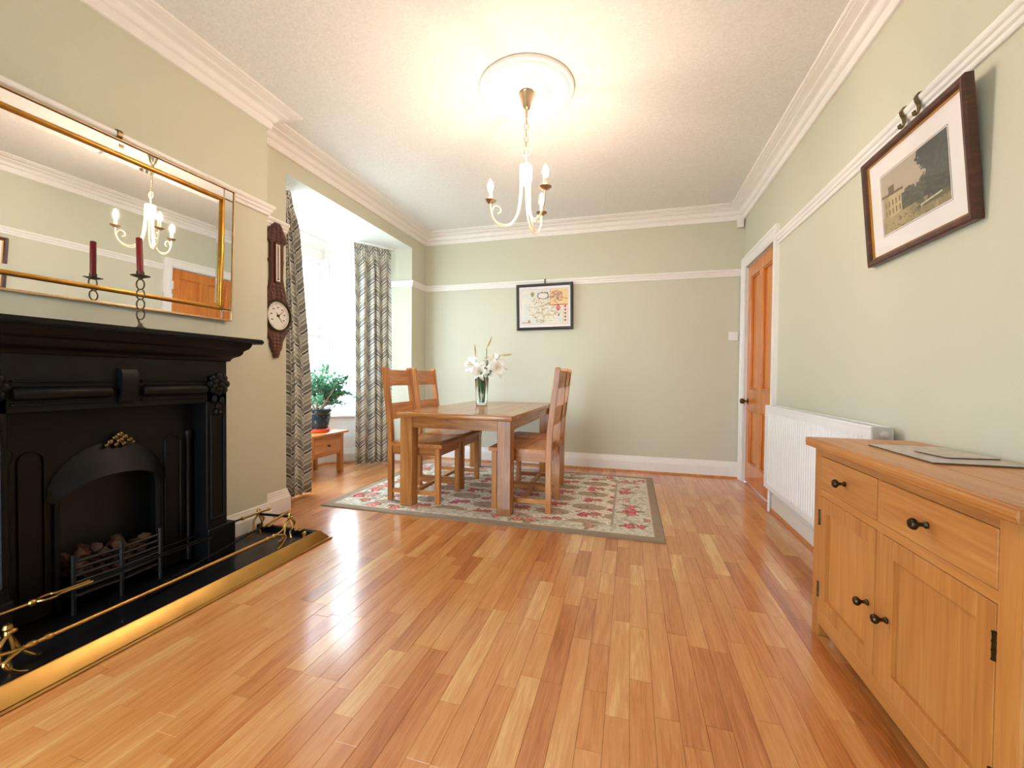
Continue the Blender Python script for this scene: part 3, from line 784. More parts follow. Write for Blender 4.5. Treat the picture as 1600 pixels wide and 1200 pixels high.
for a, b in ((-MW+.008, -i0-e_), (i0+e_, MW-.008)):
    for c, d in ((.008, ST-e_), (MH-ST+e_, MH-.008)): obj('corner_tile', bar(a, b, c, d, -.004, .004, .003), MIRM, mi)
bm = NB(); q0, q1, z0, z1 = i1, i1-.022, ST+GB, ST+GB+.022
A = [bm.verts.new(p) for p in ((-.001, -q0, z0), (-.001, q0, z0), (-.001, q0, MH-z0), (-.001, -q0, MH-z0))]
B = [bm.verts.new(p) for p in ((0.0, -q1, z1), (0.0, q1, z1), (0.0, q1, MH-z1), (0.0, -q1, MH-z1))]
for j in range(4): bm.faces.new((A[j], A[(j+1) % 4], B[(j+1) % 4], B[j]))
bm.faces.new(B); obj('mirror_glass', bm, MIRM, mi)
def rail_hook(pos, rz, label):
    t_ = thing('rail_hook', label, 'hook', pos, rz)
    bm = NB(); pr = [(.004, .086), (.006, .092), (.020, .0945), (.036, .090), (.0415, .078), (.039, .064), (.031, .050), (.029, .030), (.033, .016), (.040, .016), (.043, .026), (.046, .025), (.043, .011), (.031, .011), (.0255, .028), (.0275, .050), (.0365, .066), (.039, .078), (.034, .087), (.020, .0905), (.008, .088)]
    extr(bm, pr, -.009, .009, 'y'); obj('hook_strap', bm, OLDBRASS, t_)
rail_hook((XC, 1.345, 2.0), 0, 'small brass picture rail hook above the wide gilt mirror')

# candlestick
cs = thing('candlestick', 'wrought metal candlestick of stacked rings standing on the black mantel shelf', 'candlestick', (-2.085, 1.333, 1.1905))
bm = NB(); lathe(bm, [(0, 0), (.026, 0), (.027, .004), (.018, .010), (.010, .016), (.007, .03), (0, .03)], (0, 0, 0), 20); obj('foot', bm, PEWTER, cs, True)
bm = NB(); tube(bm, [(0, 0, .012), (-.001, -.004, .03), (-.001, -.012, .052)], .0035, 8)
for k in range(4):
    zc = .068+.044*k; pts = [(.003*math.sin(2*PI*i/20), .0155*math.cos(2*PI*i/20), zc+.0225*math.sin(2*PI*i/20)) for i in range(20)]
    tube(bm, pts, .0030, 8, True)
obj('ring_stem', bm, PEWTER, cs, True)
bm = NB(); lathe(bm, [(0, .218), (.006, .220), (.010, .228), (.034, .236), (.035, .238), (.014, .234), (.0, .234)], (0, 0, 0), 24)
for k in range(8):
    a = 2*PI*k/8; tube(bm, [(.012*math.cos(a), .012*math.sin(a), .234), (.0125*math.cos(a), .0125*math.sin(a), .256)], .0022, 5)
obj('drip_pan', bm, PEWTER, cs, True)
cd = obj('candle', lathe(NB(), [(0, 0), (.0115, 0), (.0115, .164), (.010, .167), (.004, .165), (0, .164)], (0, 0, 0), 20), REDWAX, None, True, (-2.085, 1.333, 1.4260), label='tall red candle standing in the ring candlestick', category='candle')
cd.rotation_euler = (math.radians(1.5), 0, 0)
obj('wick', tube(NB(), [(0, 0, .163), (.001, 0, .172)], .001, 5), BLACKP, cd)

# ================================================================== BAROMETER
BYc = 2.385
ba = thing('barometer', 'carved dark wood banjo barometer with white dial on the alcove wall', 'barometer', (XL, BYc, 1.115))
half = [(0, .0), (.012, .0), (.020, .012), (.018, .03), (.030, .045), (.034, .06), (.046, .075), (.050, .10), (.044, .118), (.060, .135), (.078, .16), (.082, .178), (.106, .205), (.122, .25), (.128, .295), (.122, .345), (.104, .385), (.082, .41), (.070, .425), (.082, .44), (.078, .462), (.066, .48), (.056, .51), (.050, .56), (.050, .66), (.060, .668), (.062, .685), (.050, .695), (.050, .80), (.062, .808), (.082, .815), (.088, .832), (.078, .848), (.070, .862), (.066, .885), (.052, .91), (.036, .925), (.026, .94), (.016, .955), (0, .96)]
poly = [(y, z) for y, z in half]+[(-y, z) for y, z in half[::-1] if y > 0]
bm = NB(); extr(bm, poly, .002, .026, 'x'); bmesh.ops.bevel(bm, geom=[e for e in bm.edges if all(v.co.x > .02 for v in e.verts)], offset=.004, segments=1, affect='EDGES')
rr = random.Random(9)
for z in list(np.linspace(.03, .15, 6))+list(np.linspace(.42, .50, 4))+list(np.linspace(.82, .93, 6)):
    w = max(.012, np.interp(z, [h_[1] for h_ in half], [h_[0] for h_ in half])*.62)
    for s_ in (-1, 0, 1): ball(bm, (.026, s_*w*rr.uniform(.7, 1), z), rr.uniform(.010, .016), (.6, 1, 1.3), 1)
obj('carved_case', bm, MAHOGZ, ba, True)
obj('bezel', lathe(NB(), [(.098, .026), (.112, .026), (.114, .036), (.108, .044), (.100, .044), (.098, .036)], (0, 0, .295), 40, 'x', cap=False), BRONZE, ba, True)
dial = obj('dial', lathe(NB(), [(0, .026), (.100, .026), (.100, .030), (0, .030)], (0, 0, .295), 40, 'x'), PLASTICW, ba)
bm = NB()
for k in range(44):
    a = math.radians(-150+300*k/43); r0 = .080 if k % 4 else .072
    p = [(.0305, r0*math.sin(a), .295+r0*math.cos(a)), (.0305, .090*math.sin(a), .295+.090*math.cos(a))]; tube(bm, p, .0009, 4)
for k in range(7):
    a = math.radians(-120+40*k); box(bm, .030, .0312, .058*math.sin(a)-.009, .058*math.sin(a)+.009, .295+.058*math.cos(a)-.003, .295+.058*math.cos(a)+.003)
obj('scale_marks', bm, BLACKP, dial)
bm = NB()
for a, L in ((2.5, .062), (2.5+PI, .03), (.9, .072)): tube(bm, [(.034, 0, .295), (.034, L*math.sin(a), .295+L*math.cos(a))], [.003, .0008], 5)
lathe(bm, [(0, .030), (.009, .030), (.009, .037), (0, .038)], (0, 0, .295), 14, 'x'); obj('hands', bm, BRONZE, dial)
bm = NB(); box(bm, .024, .030, -.022, .022, .535, .795); th = obj('thermometer_scale', bm, PLASTICW, ba)
bm = NB(); tube(bm, [(.033, 0, .55), (.033, 0, .785)], .0022, 6); ball(bm, (.033, 0, .552), .006); 
for k in range(14): box(bm, .0300, .0307, .005, .013, .57+.015*k, .5715+.015*k)
obj('thermometer_tube', bm, BRONZE, th, True)
bm = NB()
for q in ((-.030, -.022, .525, .805), (.022, .030, .525, .805), (-.030, .030, .525, .535), (-.030, .030, .795, .805)): box(bm, .024, .040, *q, .002)
obj('thermometer_case', bm, MAHOGZ, ba)

# ================================================================== BAY: curtains, low table, plant
def curtain(name, label, top, bot, ztop, folds, seed, width):
    NU, NV = 220, 46; V, Fc, UVs = [], [], []
    rg = random.Random(seed); ph = [rg.uniform(0, 6.28) for _ in range(6)]
    T0, T1, B0, B1 = Vector(top[0]), Vector(top[1]), Vector(bot[0]), Vector(bot[1])
    for j in range(NV+1):
        v = (j/NV)**1.3; z = ztop-(ztop-.018)*v
        s = min(1, v/.12); s = s*s*(3-2*s)
        wv = min(1, v*1.6)**.8
        a, b = T0.lerp(B0, wv), T1.lerp(B1, wv); d = (b-a).normalized(); n = Vector((d.y, -d.x))
        for i in range(NU+1):
            u = i/NU; uu = u+.035*math.sin(2*PI*1.3*u+ph[0]+v*.9)+.016*math.sin(2*PI*3.1*u+ph[1])
            low = math.sin(2*PI*folds*uu+ph[2]+.25*math.sin(v*3+ph[3])); low = math.copysign(abs(low)**.8, low)
            hi = math.sin(2*PI*folds*3.1*u+ph[4])
            A = (.026+.016*math.sin(7*u+ph[5]))*s+.006
            off_ = A*low*(.35+.65*s)+.007*hi*(1-s)
            p = a.lerp(b, u)+n*off_+d*(.010*s*math.cos(2*PI*folds*uu+ph[2]))
            V.append((p.x, p.y, z)); UVs.append((u*width, z))
    W_ = NU+1
    for j in range(NV):
        for i in range(NU): Fc.append((j*W_+i, j*W_+i+1, (j+1)*W_+i+1, (j+1)*W_+i))
    me = bpy.data.meshes.new(name); me.from_pydata(V, [], Fc); uvl = me.uv_layers.new(name='cloth')
    for lp in me.loops: uvl.data[lp.index].uv = UVs[lp.vertex_index]
    for p in me.polygons: p.use_smooth = True
    me.materials.append(CURTM); o = bpy.data.objects.new(name, me); COL.objects.link(o)
    m = o.modifiers.new('thickness', 'SOLIDIFY'); m.thickness = .004
    o['label'] = label; o['category'] = 'curtain'; o['group'] = 'chevron curtains in the bay'
    return o
curtain('curtain', 'grey and white chevron curtain beside the barometer, partly hidden by the wall', [(-2.585, 2.545), (-2.60, 2.715)], [(-2.60, 2.56), (-2.585, 2.880)], 2.43, 5, 3, .44)
cr = curtain('curtain', 'wide grey and white chevron curtain behind the dining chairs', [(-2.655, 4.245), (-2.89, 3.89)], [(-2.64, 4.245), (-2.885, 3.915)], 2.43, 5, 11, .66)
bm = NB(); tube(bm, spline([(-2.575, 2.50, 2.437), (-2.60, 2.72, 2.437), (-2.95, 3.05, 2.437), (-3.06, 3.4, 2.437), (-2.95, 3.82, 2.437), (-2.87, 3.93, 2.437), (-2.63, 4.27, 2.437)], 8), .009, 8)
ct = obj('curtain_track', bm, UPVC, None, True); ct['label'] = 'slim white curtain track fixed under the bay ceiling'; ct['category'] = 'curtain track'

bt = thing('side_table', 'low oak side table with one drawer standing in the bay window', 'table', (-2.84, 3.43, 0))
W2, D2 = .235, .36
obj('tabletop', box(NB(), -D2-.015, .028, -W2-.055, W2+.055, .405, .430, .009, 2), OAKY, bt, True)
bm = NB(); box(bm, -.02, -.004, -W2+.02, W2-.02, .205, .405); box(bm, -D2+.02, -D2+.036, -W2+.02, W2-.02, .22, .405); box(bm, -D2+.03, -.02, -W2+.008, -W2+.024, .22, .405); box(bm, -D2+.03, -.02, W2-.024, W2-.008, .22, .405)
obj('apron', bm, OAKY, bt)
dr = obj('drawer', box(NB(), -.016, .004, -W2+.052, W2-.052, .240, .372, .004), OAKY, bt)
obj('drawer_knob', lathe(NB(), [(.005, 0), (.005, .012), (.010, .018), (.009, .026), (0, .028)], (.004, 0, .306), 14, 'x'), BRONZE, dr, True)
for x_ in (-.022, -D2+.022):
    for s_ in (-1, 1):
        bm = NB(); y_ = s_*(W2-.022); a = .023
        hexa(bm, [(x_-a, y_-a+.006*(s_ < 0), 0), (x_+a, y_-a, 0), (x_+a, y_+a, 0), (x_-a, y_+a, 0)], [(x_-a, y_-a, .10), (x_+a, y_-a, .10), (x_+a, y_+a, .10), (x_-a, y_+a, .10)])
        bm.free(); bm = NB()
        if s_ > 0: poly = [(y_+.022, 0), (y_-.012, 0), (y_-.022, .02), (y_-.026, .05), (y_-.022, .10), (y_-.024, .18), (y_-.03, .21), (y_-.03, .405), (y_+.022, .405), (y_+.022, .03)]
        else: poly = [(y_-.022, 0), (y_+.012, 0), (y_+.022, .02), (y_+.026, .05), (y_+.022, .10), (y_+.024, .18), (y_+.03, .21), (y_+.03, .405), (y_-.022, .405), (y_-.022, .03)]
        extr(bm, poly, x_-a, x_+a, 'x'); obj('leg', bm, OAKZ, bt)
PX, PY = -3.0, 3.47
sa = obj('saucer', lathe(NB(), [(0, 0), (.105, 0), (.120, .006), (.124, .034), (.118, .036), (.112, .010), (0, .008)], (0, 0, 0), 32), TERRA, None, True, (PX, PY, .4305), label='round red saucer under the dark plant pot', category='saucer')
po = thing('potted_plant', 'bushy small leaved plant in a dark glazed pot on the bay table', 'plant', (PX, PY, .4405))
obj('pot', lathe(NB(), [(0, 0), (.085, 0), (.094, .010), (.112, .07), (.124, .13), (.130, .175), (.128, .19), (.138, .20), (.140, .215), (.132, .22), (.122, .215), (.118, .19), (0, .19)], (0, 0, 0), 40), POTM, po, True)
obj('pot_band', lathe(NB(), [(.1285, .168), (.1335, .172), (.1335, .178), (.1295, .183)], (0, 0, 0), 40, cap=False), OLDBRASS, po, True)
obj('soil', lathe(NB(), [(0, .196), (.08, .194), (.119, .190)], (0, 0, 0), 24, cap=False), SOILM, po, True)
rr = random.Random(21); stems = NB(); lv = NB()
def leaf(bm, p, d, L, w):
    d = d.normalized(); s = d.cross(Vector((0, 0, 1)));
    if s.length < .1: s = Vector((1, 0, 0))
    s.normalize(); s = (s*math.cos(rr.uniform(-.9, .9))+d.cross(s)*math.sin(rr.uniform(-.9, .9))).normalized(); n = d.cross(s)
    q = [p, p+d*L*.45+s*w+n*.003, p+d*L*.5-n*.004, p+d*L*.45-s*w+n*.003, p+d*L-n*.006]
    v = [bm.verts.new(x) for x in q]; bm.faces.new((v[0], v[1], v[2])); bm.faces.new((v[0], v[2], v[3])); bm.faces.new((v[1], v[4], v[2])); bm.faces.new((v[3], v[2], v[4]))
for k in range(7):
    a = 2*PI*k/7+rr.uniform(-.3, .3); b0 = Vector((.03*math.cos(a), .03*math.sin(a), .19)); lean = rr.uniform(.25, .9)
    dirv = Vector((math.cos(a)*lean, math.sin(a)*lean+.28, 1)).normalized(); Ls = rr.uniform(.16, .34)
    b1 = b0+dirv*Ls; tube(stems, [b0*.6+Vector((0, 0, .19*.4)), b0+dirv*Ls*.4, b1], [.011, .008, .005], 6)
    for m in range(13):
        d2 = (dirv+Vector((rr.uniform(-1, 1)*.9+.15, rr.uniform(-1, 1)*.9+.30, rr.uniform(-.9, .9)))).normalized(); st = b0+dirv*Ls*rr.uniform(.22, 1); L2 = rr.uniform(.16, .34)
        pts = [st+d2*L2*q+Vector((0, 0, -.10*(q**2)*L2*2)) for q in (0, .35, .7, 1)]
        for q in pts: q.x = max(q.x, -.215)
        tube(stems, pts, [.004, .003, .002, .0012], 5)
        for q in range(22):
            f_ = rr.uniform(.12, 1.0); i_ = min(int(f_*3), 2); p = pts[i_].lerp(pts[i_+1], f_*3-i_); 
            dd = (d2*.5+Vector((rr.uniform(-1, 1), rr.uniform(-1, 1), rr.uniform(-.6, .8)))); leaf(lv, p, dd, rr.uniform(.034, .06), rr.uniform(.008, .014))
obj('stems', stems, BARK, po, True)
fo = obj('foliage', lv, LEAFM, po); fo['kind'] = 'stuff'

# ================================================================== RUG
RX0, RX1, RY0, RY1 = -2.265, .222, 2.657, 4.345
rg_ = np.random.RandomState(4)
RW_, RH_ = RX1-RX0, RY1-RY0
def rugpaint(u, v):
    n = len(u); rgb = np.empty((n, 3)); rgb[:] = (216, 212, 200)
    def vnoise(s, seed):
        r = np.random.RandomState(seed).rand(96, 96); x = u*s; y = v*s; xi = np.floor(x).astype(int); yi = np.floor(y).astype(int); fx_ = x-xi; fy_ = y-yi
        g = lambda a, b: r[a % 96, b % 96]
        return (g(xi, yi)*(1-fx_)+g(xi+1, yi)*fx_)*(1-fy_)+(g(xi, yi+1)*(1-fx_)+g(xi+1, yi+1)*fx_)*fy_
    n1, n2, n3 = vnoise(45, 1), vnoise(70, 2), vnoise(22, 3)
    def put(mask, c, a=1.0): rgb[mask] = rgb[mask]*(1-a)+np.array(c)*a
    e = np.minimum(np.minimum(u, RW_-u), np.minimum(v, RH_-v))
    bu = np.minimum(u, RW_-u); bv = np.minimum(v, RH_-v)
    # field: interlocking ogee medallions
    pu, pv = .50, .36
    def cell(uo, vo):
        a = (u-uo)/pu; b = (v-vo)/pv; ia = np.round(a); ib = np.round(b); return (a-ia)*pu, (b-ib)*pv, ia, ib
    put(n1 > .62, (190, 184, 162), .6); put((n2 > .68), (174, 156, 140), .6); put((n3 > .74) & (n2 > .4), (190, 126, 104), .6)
    for (uo, vo, typ) in ((.22, .20, 'flower'), (.47, .38, 'flower'), (.47, .20, 'brown'), (.22, .38, 'brown')):
        du, dv, ia, ib = cell(uo, vo); ang = np.arctan2(dv, du)
        ru, rv = (.215, .128) if typ == 'flower' else (.135, .080)
        q = (np.abs(du)/ru)**1.7+(np.abs(dv)/rv)**1.7+.06*np.cos(ang*8)
        if typ == 'flower':
            put(q < 1.0, (238, 232, 216)); put((q > .90) & (q < 1.0), (196, 178, 146))
            for k in range(5):
                ox = .085*math.cos(k*1.31+.4)*(.6+.3*np.sin(ia*3+k)); oy = .050*math.sin(k*2.1+.8)*(.7+.3*np.cos(ib*2+k))
                rr_ = np.hypot((du-ox), (dv-oy)*1.15); rad = .036*(1+.16*np.cos(5*np.arctan2(dv-oy, du-ox)+k))
                c1 = [(200, 52, 84), (222, 120, 140), (186, 40, 60), (206, 84, 92), (172, 120, 84)][k]
                put((rr_ < rad) & (q < .9), c1, .92); put((rr_ < rad*.5), (232, 170, 170), .8); put(rr_ < rad*.2, (150, 40, 50), .8)
            lf = (np.abs(np.sin(ang*5+np.hypot(du, dv)*60)) < .32) & (q < .62) & (q > .16) & (n2 > .35)
            put(lf, (164, 162, 136), .75)
            put((q < .6) & (n1 > .7), (178, 104, 96), .6)
        else:
            put(q < 1.0, (172, 146, 122)); put((q < .92) & (np.sin(du*170)*np.sin(dv*190)+.6*n2 > .55), (206, 184, 160), .85); put((q < .9) & (n1 > .72), (140, 114, 96), .8)
            put((q > .9) & (q < 1.02), (212, 196, 166))
    # flowered border strip
    inb = (bu < .33) | (bv < .20); edge = ((np.abs(bu-.33) < .007) & (bv > .20)) | ((np.abs(bv-.20) < .006) & (bu > .33))
    put(inb, (226, 222, 208)); m2 = inb & (n1 > .56); put(m2, (186, 182, 160), .6); put(inb & (n2 > .72), (174, 150, 132), .65)
    rs = np.random.RandomState(12)
    for k in range(64):
        if k % 3: cu = rs.choice([.17, RW_-.17])+rs.uniform(-.09, .09); cv = rs.uniform(.14, RH_-.14)
        else: cu = rs.uniform(.2, RW_-.2); cv = rs.choice([.12, RH_-.12])+rs.uniform(-.03, .03)
        rad = rs.uniform(.022, .048); du, dv = u-cu, v-cv; r_ = np.hypot(du, dv); a = np.arctan2(dv, du); rad2 = rad*(1+.18*np.cos(5*a+k))
        c = [(206, 50, 66), (218, 96, 120), (196, 70, 60), (226, 140, 140), (190, 120, 90)][k % 5]
        put((r_ < rad2) & inb, c, .92); put((r_ < rad2*.52) & inb, (234, 178, 176), .8); put((r_ < rad2*.2) & inb, (160, 40, 50), .9)
        put((r_ > rad2) & (r_ < rad2*1.7) & inb & (np.cos(3*a+k*2) > .62), (132, 136, 104), .8)
    put(edge, (178, 160, 146))
    put(e < .075, (214, 202, 182)); put((e < .066), (160, 142, 122)); put(e < .006, (140, 124, 106))
    rgb += (n2[:, None]-.5)*14
    return rgb
rug = thing('rug', 'flat woven rug with brown border and pink flower medallions under the dining table', 'rug', ((RX0+RX1)/2, (RY0+RY1)/2, 0))
bm = NB(); box(bm, -RW_/2, RW_/2, -RH_/2, RH_/2, .0006, .0076, .002); obj('rug_backing', bm, plain('rug_edge', (150, 134, 116), .9), rug)
hgt = lambda x, y: .0082+0*x
paint_grid('rug_pile', RW_-.006, RH_-.006, 480, 330, rugpaint, RUGM, rug, lambda x, y: np.stack([x-RW_/2+.003, y-RH_/2+.003, .0082+0*x], 1))
RT = .0083

# ================================================================== DINING TABLE
TX0, TX1, TY0, TY1, TZ = -1.695, -.785, 2.785, 4.385, .722
dt = thing('dining_table', 'solid oak dining table with square legs standing on the flowered rug', 'table', ((TX0+TX1)/2, (TY0+TY1)/2, 0))
hw_, hl = (TX1-TX0)/2, (TY1-TY0)/2
for k in range(6):
    w = 2*hw_/6; obj('board', box(NB(), -hw_+k*w+.0004, -hw_+(k+1)*w-.0004, -hl+.11, hl-.11, TZ-.036, TZ, .0022), TABY, dt)
for s_ in (-1, 1):
    a, b = sorted((s_*hl, s_*(hl-.1094))); bm = NB(); box(bm, -hw_, hw_, a, b, TZ-.037, TZ+.0002, .009, 2); obj('end_board', bm, TABX, dt, True)
obj('underframe', box(NB(), -hw_+.05, hw_-.05, -hl+.05, hl-.05, TZ-.044, TZ-.0375), TABY, dt)
LW = .100
for sx_ in (-1, 1):
    for sy2 in (-1, 1):
        cx, cy = sx_*(hw_-.018-LW/2), sy2*(hl-.030-LW/2); obj('leg', box(NB(), cx-LW/2, cx+LW/2, cy-LW/2, cy+LW/2, RT, TZ-.0375, .004), TABZ, dt)
for s_ in (-1, 1):
    obj('apron', box(NB(), -hw_+.118, hw_-.118, s_*(hl-.055)-.012, s_*(hl-.055)+.012, .607, TZ-.0375, .002), TABX, dt)
    obj('apron', box(NB(), s_*(hw_-.045)-.012, s_*(hw_-.045)+.012, -hl+.130, hl-.130, .607, TZ-.0375, .002), TABY, dt)

# ================================================================== CHAIRS (facing +x, origin on the floor under the seat centre)
def chair(label, loc, rz):
    c = thing('dining_chair', label, 'chair', loc, rz, 'oak ladder back chairs at the table')
    w, dp = .210, .225                                        # half width (y), half depth (x)
    for s_ in (-1, 1):
        y_ = s_*(w-.020)
        bm = NB(); a = .019; pts = [(-dp+.020, RT), (-dp+.020, .46), (-dp+.012, .62), (-dp-.040, 1.055)]
        ring = []
        for x_, z in pts: ring.append([bm.verts.new(q) for q in ((x_-a, y_-a, z), (x_+a, y_-a, z), (x_+a, y_+a, z), (x_-a, y_+a, z))])
        x_, z = -dp-.0415, 1.068
        ring.append([bm.verts.new(q) for q in ((x_-a+.006, y_-a+.006, z), (x_+a-.006, y_-a+.006, z), (x_+a-.006, y_+a-.006, z), (x_-a+.006, y_+a-.006, z))])
        for A, B in zip(ring, ring[1:]):
            for j in range(4): bm.faces.new((A[j], A[(j+1) % 4], B[(j+1) % 4], B[j]))
        bm.faces.new(ring[0][::-1]); bm.faces.new(ring[-1]); obj('back_post', bm, OAKZ, c)
        obj('leg', box(NB(), dp-.040, dp, y_-.020, y_+.020, RT, .44, .003), OAKZ, c)
        obj('side_apron', box(NB(), -dp+.04, dp-.04, y_-.011, y_+.011, .378, .442, .002), OAKX, c)
        obj('stretcher', box(NB(), -dp+.039, dp-.04, y_-.010, y_+.010, .070, .105, .002), OAKX, c)
    obj('cross_stretcher', box(NB(), -.018, .018, -w+.03, w-.03, .074, .100, .002), OAKY, c)
    obj('front_apron', box(NB(), dp-.031, dp-.009, -w+.04, w-.04, .378, .442, .002), OAKY, c)
    obj('back_apron', box(NB(), -dp+.009, -dp+.031, -w+.04, w-.04, .378, .442, .002), OAKY, c)
    bm = NB()                                                 # dished seat with soft edges
    NX, NY = 12, 12; top = []; bot = []
    x0, x1 = -dp+.038, dp+.022
    for i in range(NX+1):
        rt_, rb_ = [], []
        for j in range(NY+1):
            u_, v_ = i/NX, j/NY; x_, y_ = x0+(x1-x0)*u_, -w-.006+(2*w+.012)*v_
            dish = -.010*math.sin(PI*min(1, u_*1.1))*math.sin(PI*v_)**.7
            edge = min(v_, 1-v_, 1-u_); dropp = .014*max(0, 1-edge/.10)**2
            rt_.append(bm.verts.new((x_, y_, .484+dish-dropp))); rb_.append(bm.verts.new((x_, y_, .443)))
        top.append(rt_); bot.append(rb_)
    for i in range(NX):
        for j in range(NY):
            bm.faces.new((top[i][j], top[i+1][j], top[i+1][j+1], top[i][j+1])); bm.faces.new((bot[i][j], bot[i][j+1], bot[i+1][j+1], bot[i+1][j]))
    for i in range(NX):
        bm.faces.new((bot[i][0], bot[i+1][0], top[i+1][0], top[i][0])); bm.faces.new((bot[i+1][NY], bot[i][NY], top[i][NY], top[i+1][NY]))
    for j in range(NY):
        bm.faces.new((bot[0][j+1], bot[0][j], top[0][j], top[0][j+1])); bm.faces.new((bot[NX][j], bot[NX][j+1], top[NX][j+1], top[NX][j]))
    obj('seat', bm, OAKY, c, True)
    def rail(name, z0, z1):
        bm = NB(); f_ = lambda z: -dp+.012-(z-.62)*.052/.435; K = 8; R = []
        for k in range(K+1):
            y_ = -w+.036+(2*w-.072)*k/K; bow = -.012*math.sin(PI*k/K)
            R.append([bm.verts.new(q) for q in ((f_(z0)-.010+bow, y_, z0), (f_(z0)+.010+bow, y_, z0), (f_(z1)+.010+bow, y_, z1), (f_(z1)-.010+bow, y_, z1))])
        for A, B in zip(R, R[1:]):
            for j in range(4): bm.faces.new((A[j], A[(j+1) % 4], B[(j+1) % 4], B[j]))
        bm.faces.new(R[0]); bm.faces.new(R[-1][::-1]); obj(name, bm, OAKY, c)
    rail('top_rail', .915, 1.045); rail('lower_rail', .645, .775)
    return c
c1 = chair('oak ladder back chair at near left of table, by the curtain', (-1.622, 3.125, 0), 0)
dup(c1, (-1.622, 3.595, 0), (0, 0, 0), 'oak ladder back chair behind the near left one, its back overlapping')
dup(c1, (-.765, 3.165, 0), (0, 0, PI), 'oak ladder back chair at near right of table, seen edge on')
dup(c1, (-.800, 3.62, 0), (0, 0, PI), 'oak chair mostly hidden behind the near right edge-on chair')

# ================================================================== VASE AND LILIES
VX, VY = -1.375, 3.79
va_ = thing('vase', 'clear cylindrical glass vase of white lilies on the dining table', 'vase', (VX, VY, TZ+.0008))
bm = NB(); lathe(bm, [(0, 0), (.050, 0), (.054, .004), (.058, .10), (.066, .262), (.0665, .265), (.063, .263), (.055, .10), (.051, .018), (0, .016)], (0, 0, 0), 40); obj('vase_body', bm, VASEM, va_, True, ang=60)
def lily(label, head, face, base, size=.10, openn=1.0, leaves=2, seed=1):
    rg = random.Random(seed); H = Vector(head); t_ = thing('lily', label, 'flower', (VX, VY, TZ+.03), 0, 'lilies in the glass vase')
    B = Vector(base); f = Vector(face).normalized(); k_ = min(1, .046/max(1e-6, Vector((H.x, H.y)).length)); mid = Vector((H.x*k_, H.y*k_, .215))
    obj('stem', tube(NB(), spline([B, mid, mid.lerp(H-f*.05, .5)+Vector((0, 0, .02)), H-f*.05], 6), .0035, 6), STEMG, t_, True)
    x, y = frame_of(f)
    if openn > 0:
        for k in range(6):
            a = 2*PI*k/6+seed; rad = x*math.cos(a)+y*math.sin(a); tan = f.cross(rad); bm = NB(); G = []
            wd = size*(.30 if k % 2 else .24)
            for i in range(8):
                q = i/7; R_ = size*(.06+.98*q**1.15*openn); h = size*(-.45+.75*math.sin(q*1.75)-.42*q**3); w_ = wd*math.sin(PI*min(.97, q*.86+.12))**.8
                row = []
                for j in (-1, -.5, 0, .5, 1): row.append(bm.verts.new(H+rad*R_+f*(h+.10*size*abs(j)*w_/wd)+tan*w_*j))
                G.append(row)
            for A, C_ in zip(G, G[1:]):
                for j in range(4): bm.faces.new((A[j], A[j+1], C_[j+1], C_[j]))
            obj('petal', bm, PETALM, t_, True, ang=80)
        bm = NB()
        for k in range(6):
            a = 2*PI*k/6+.5+seed; rad = x*math.cos(a)+y*math.sin(a); tip = H+f*size*.42+rad*size*.20
            tube(bm, [H-f*size*.35, H+f*size*.1+rad*size*.05, tip], .0012, 4); ball(bm, tip, .005, (1, 1, .6), 1)
        obj('stamens', bm, POLLEN, t_)
    else:
        bm = NB(); tube(bm, [H-f*.05, H-f*.02, H+f*.01, H+f*.05, H+f*.07], [.004, .010, .013, .009, .003], 8); obj('bud', bm, BUDM, t_, True)
    for k in range(leaves):
        bm = NB(); p = mid.lerp(H-f*.05, rg.uniform(.1, .5)); a = rg.uniform(0, 6.28); d = Vector((math.cos(a)*.55, math.sin(a)*.55, 1)).normalized(); s = d.cross(Vector((math.sin(a), -math.cos(a), .2))).normalized(); L = rg.uniform(.07, .11); R = []
        s = Vector((-math.sin(a), math.cos(a), 0))
        for i in range(6):
            q = i/5; w_ = .013*math.sin(PI*min(.98, q*.9+.08)); c_ = p+d*L*q+Vector((math.cos(a), math.sin(a), -.8))*L*.22*q*q; R.append([bm.verts.new(c_-s*w_), bm.verts.new(c_+Vector((0, 0, -.003))), bm.verts.new(c_+s*w_)])
        for A, C_ in zip(R, R[1:]):
            for j in range(2): bm.faces.new((A[j], A[j+1], C_[j+1], C_[j]))
        obj('leaf', bm, LILYLEAF, t_, True)
    return t_
lily('open white lily at the left of the vase, highest of the left pair', (-.098, -.02, .358), (-.40, -1, .30), (-.02, .01, 0), .098, seed=1)
lily('open white lily in front just above the vase rim', (.004, -.075, .292), (.1, -1, .25), (.0, -.02, 0), .092, seed=2)
lily('open white lily at the right of the vase, facing forward', (.165, -.03, .325), (.40, -1, .0), (.02, -.01, 0), .098, seed=3)
lily('white lily at the top right of the bunch facing upward', (.110, .02, .420), (-.1, -.7, .8), (.02, .02, 0), .092, .9, seed=4)
lily('half hidden white lily at the back middle of the bunch', (.02, .08, .40), (-.1, -.4, .8), (-.01, .03, 0), .075, .9, seed=5)
lily('thin closed bud on the tallest stem above the lilies', (.060, .02, .565), (.45, 0, 1), (.0, .02, 0), .08, 0, 1, seed=6)
lily('closed pale bud pointing right beside the white lilies', (.235, -.01, .452), (1, -.1, .12), (.02, 0, 0), .08, 0, 2, seed=7)
lily('small brownish bud standing up above the leftmost lily', (-.085, .03, .490), (-.1, 0, 1), (-.02, .02, 0), .06, 0, 0, seed=8)
bm = NB(); rg = random.Random(2)
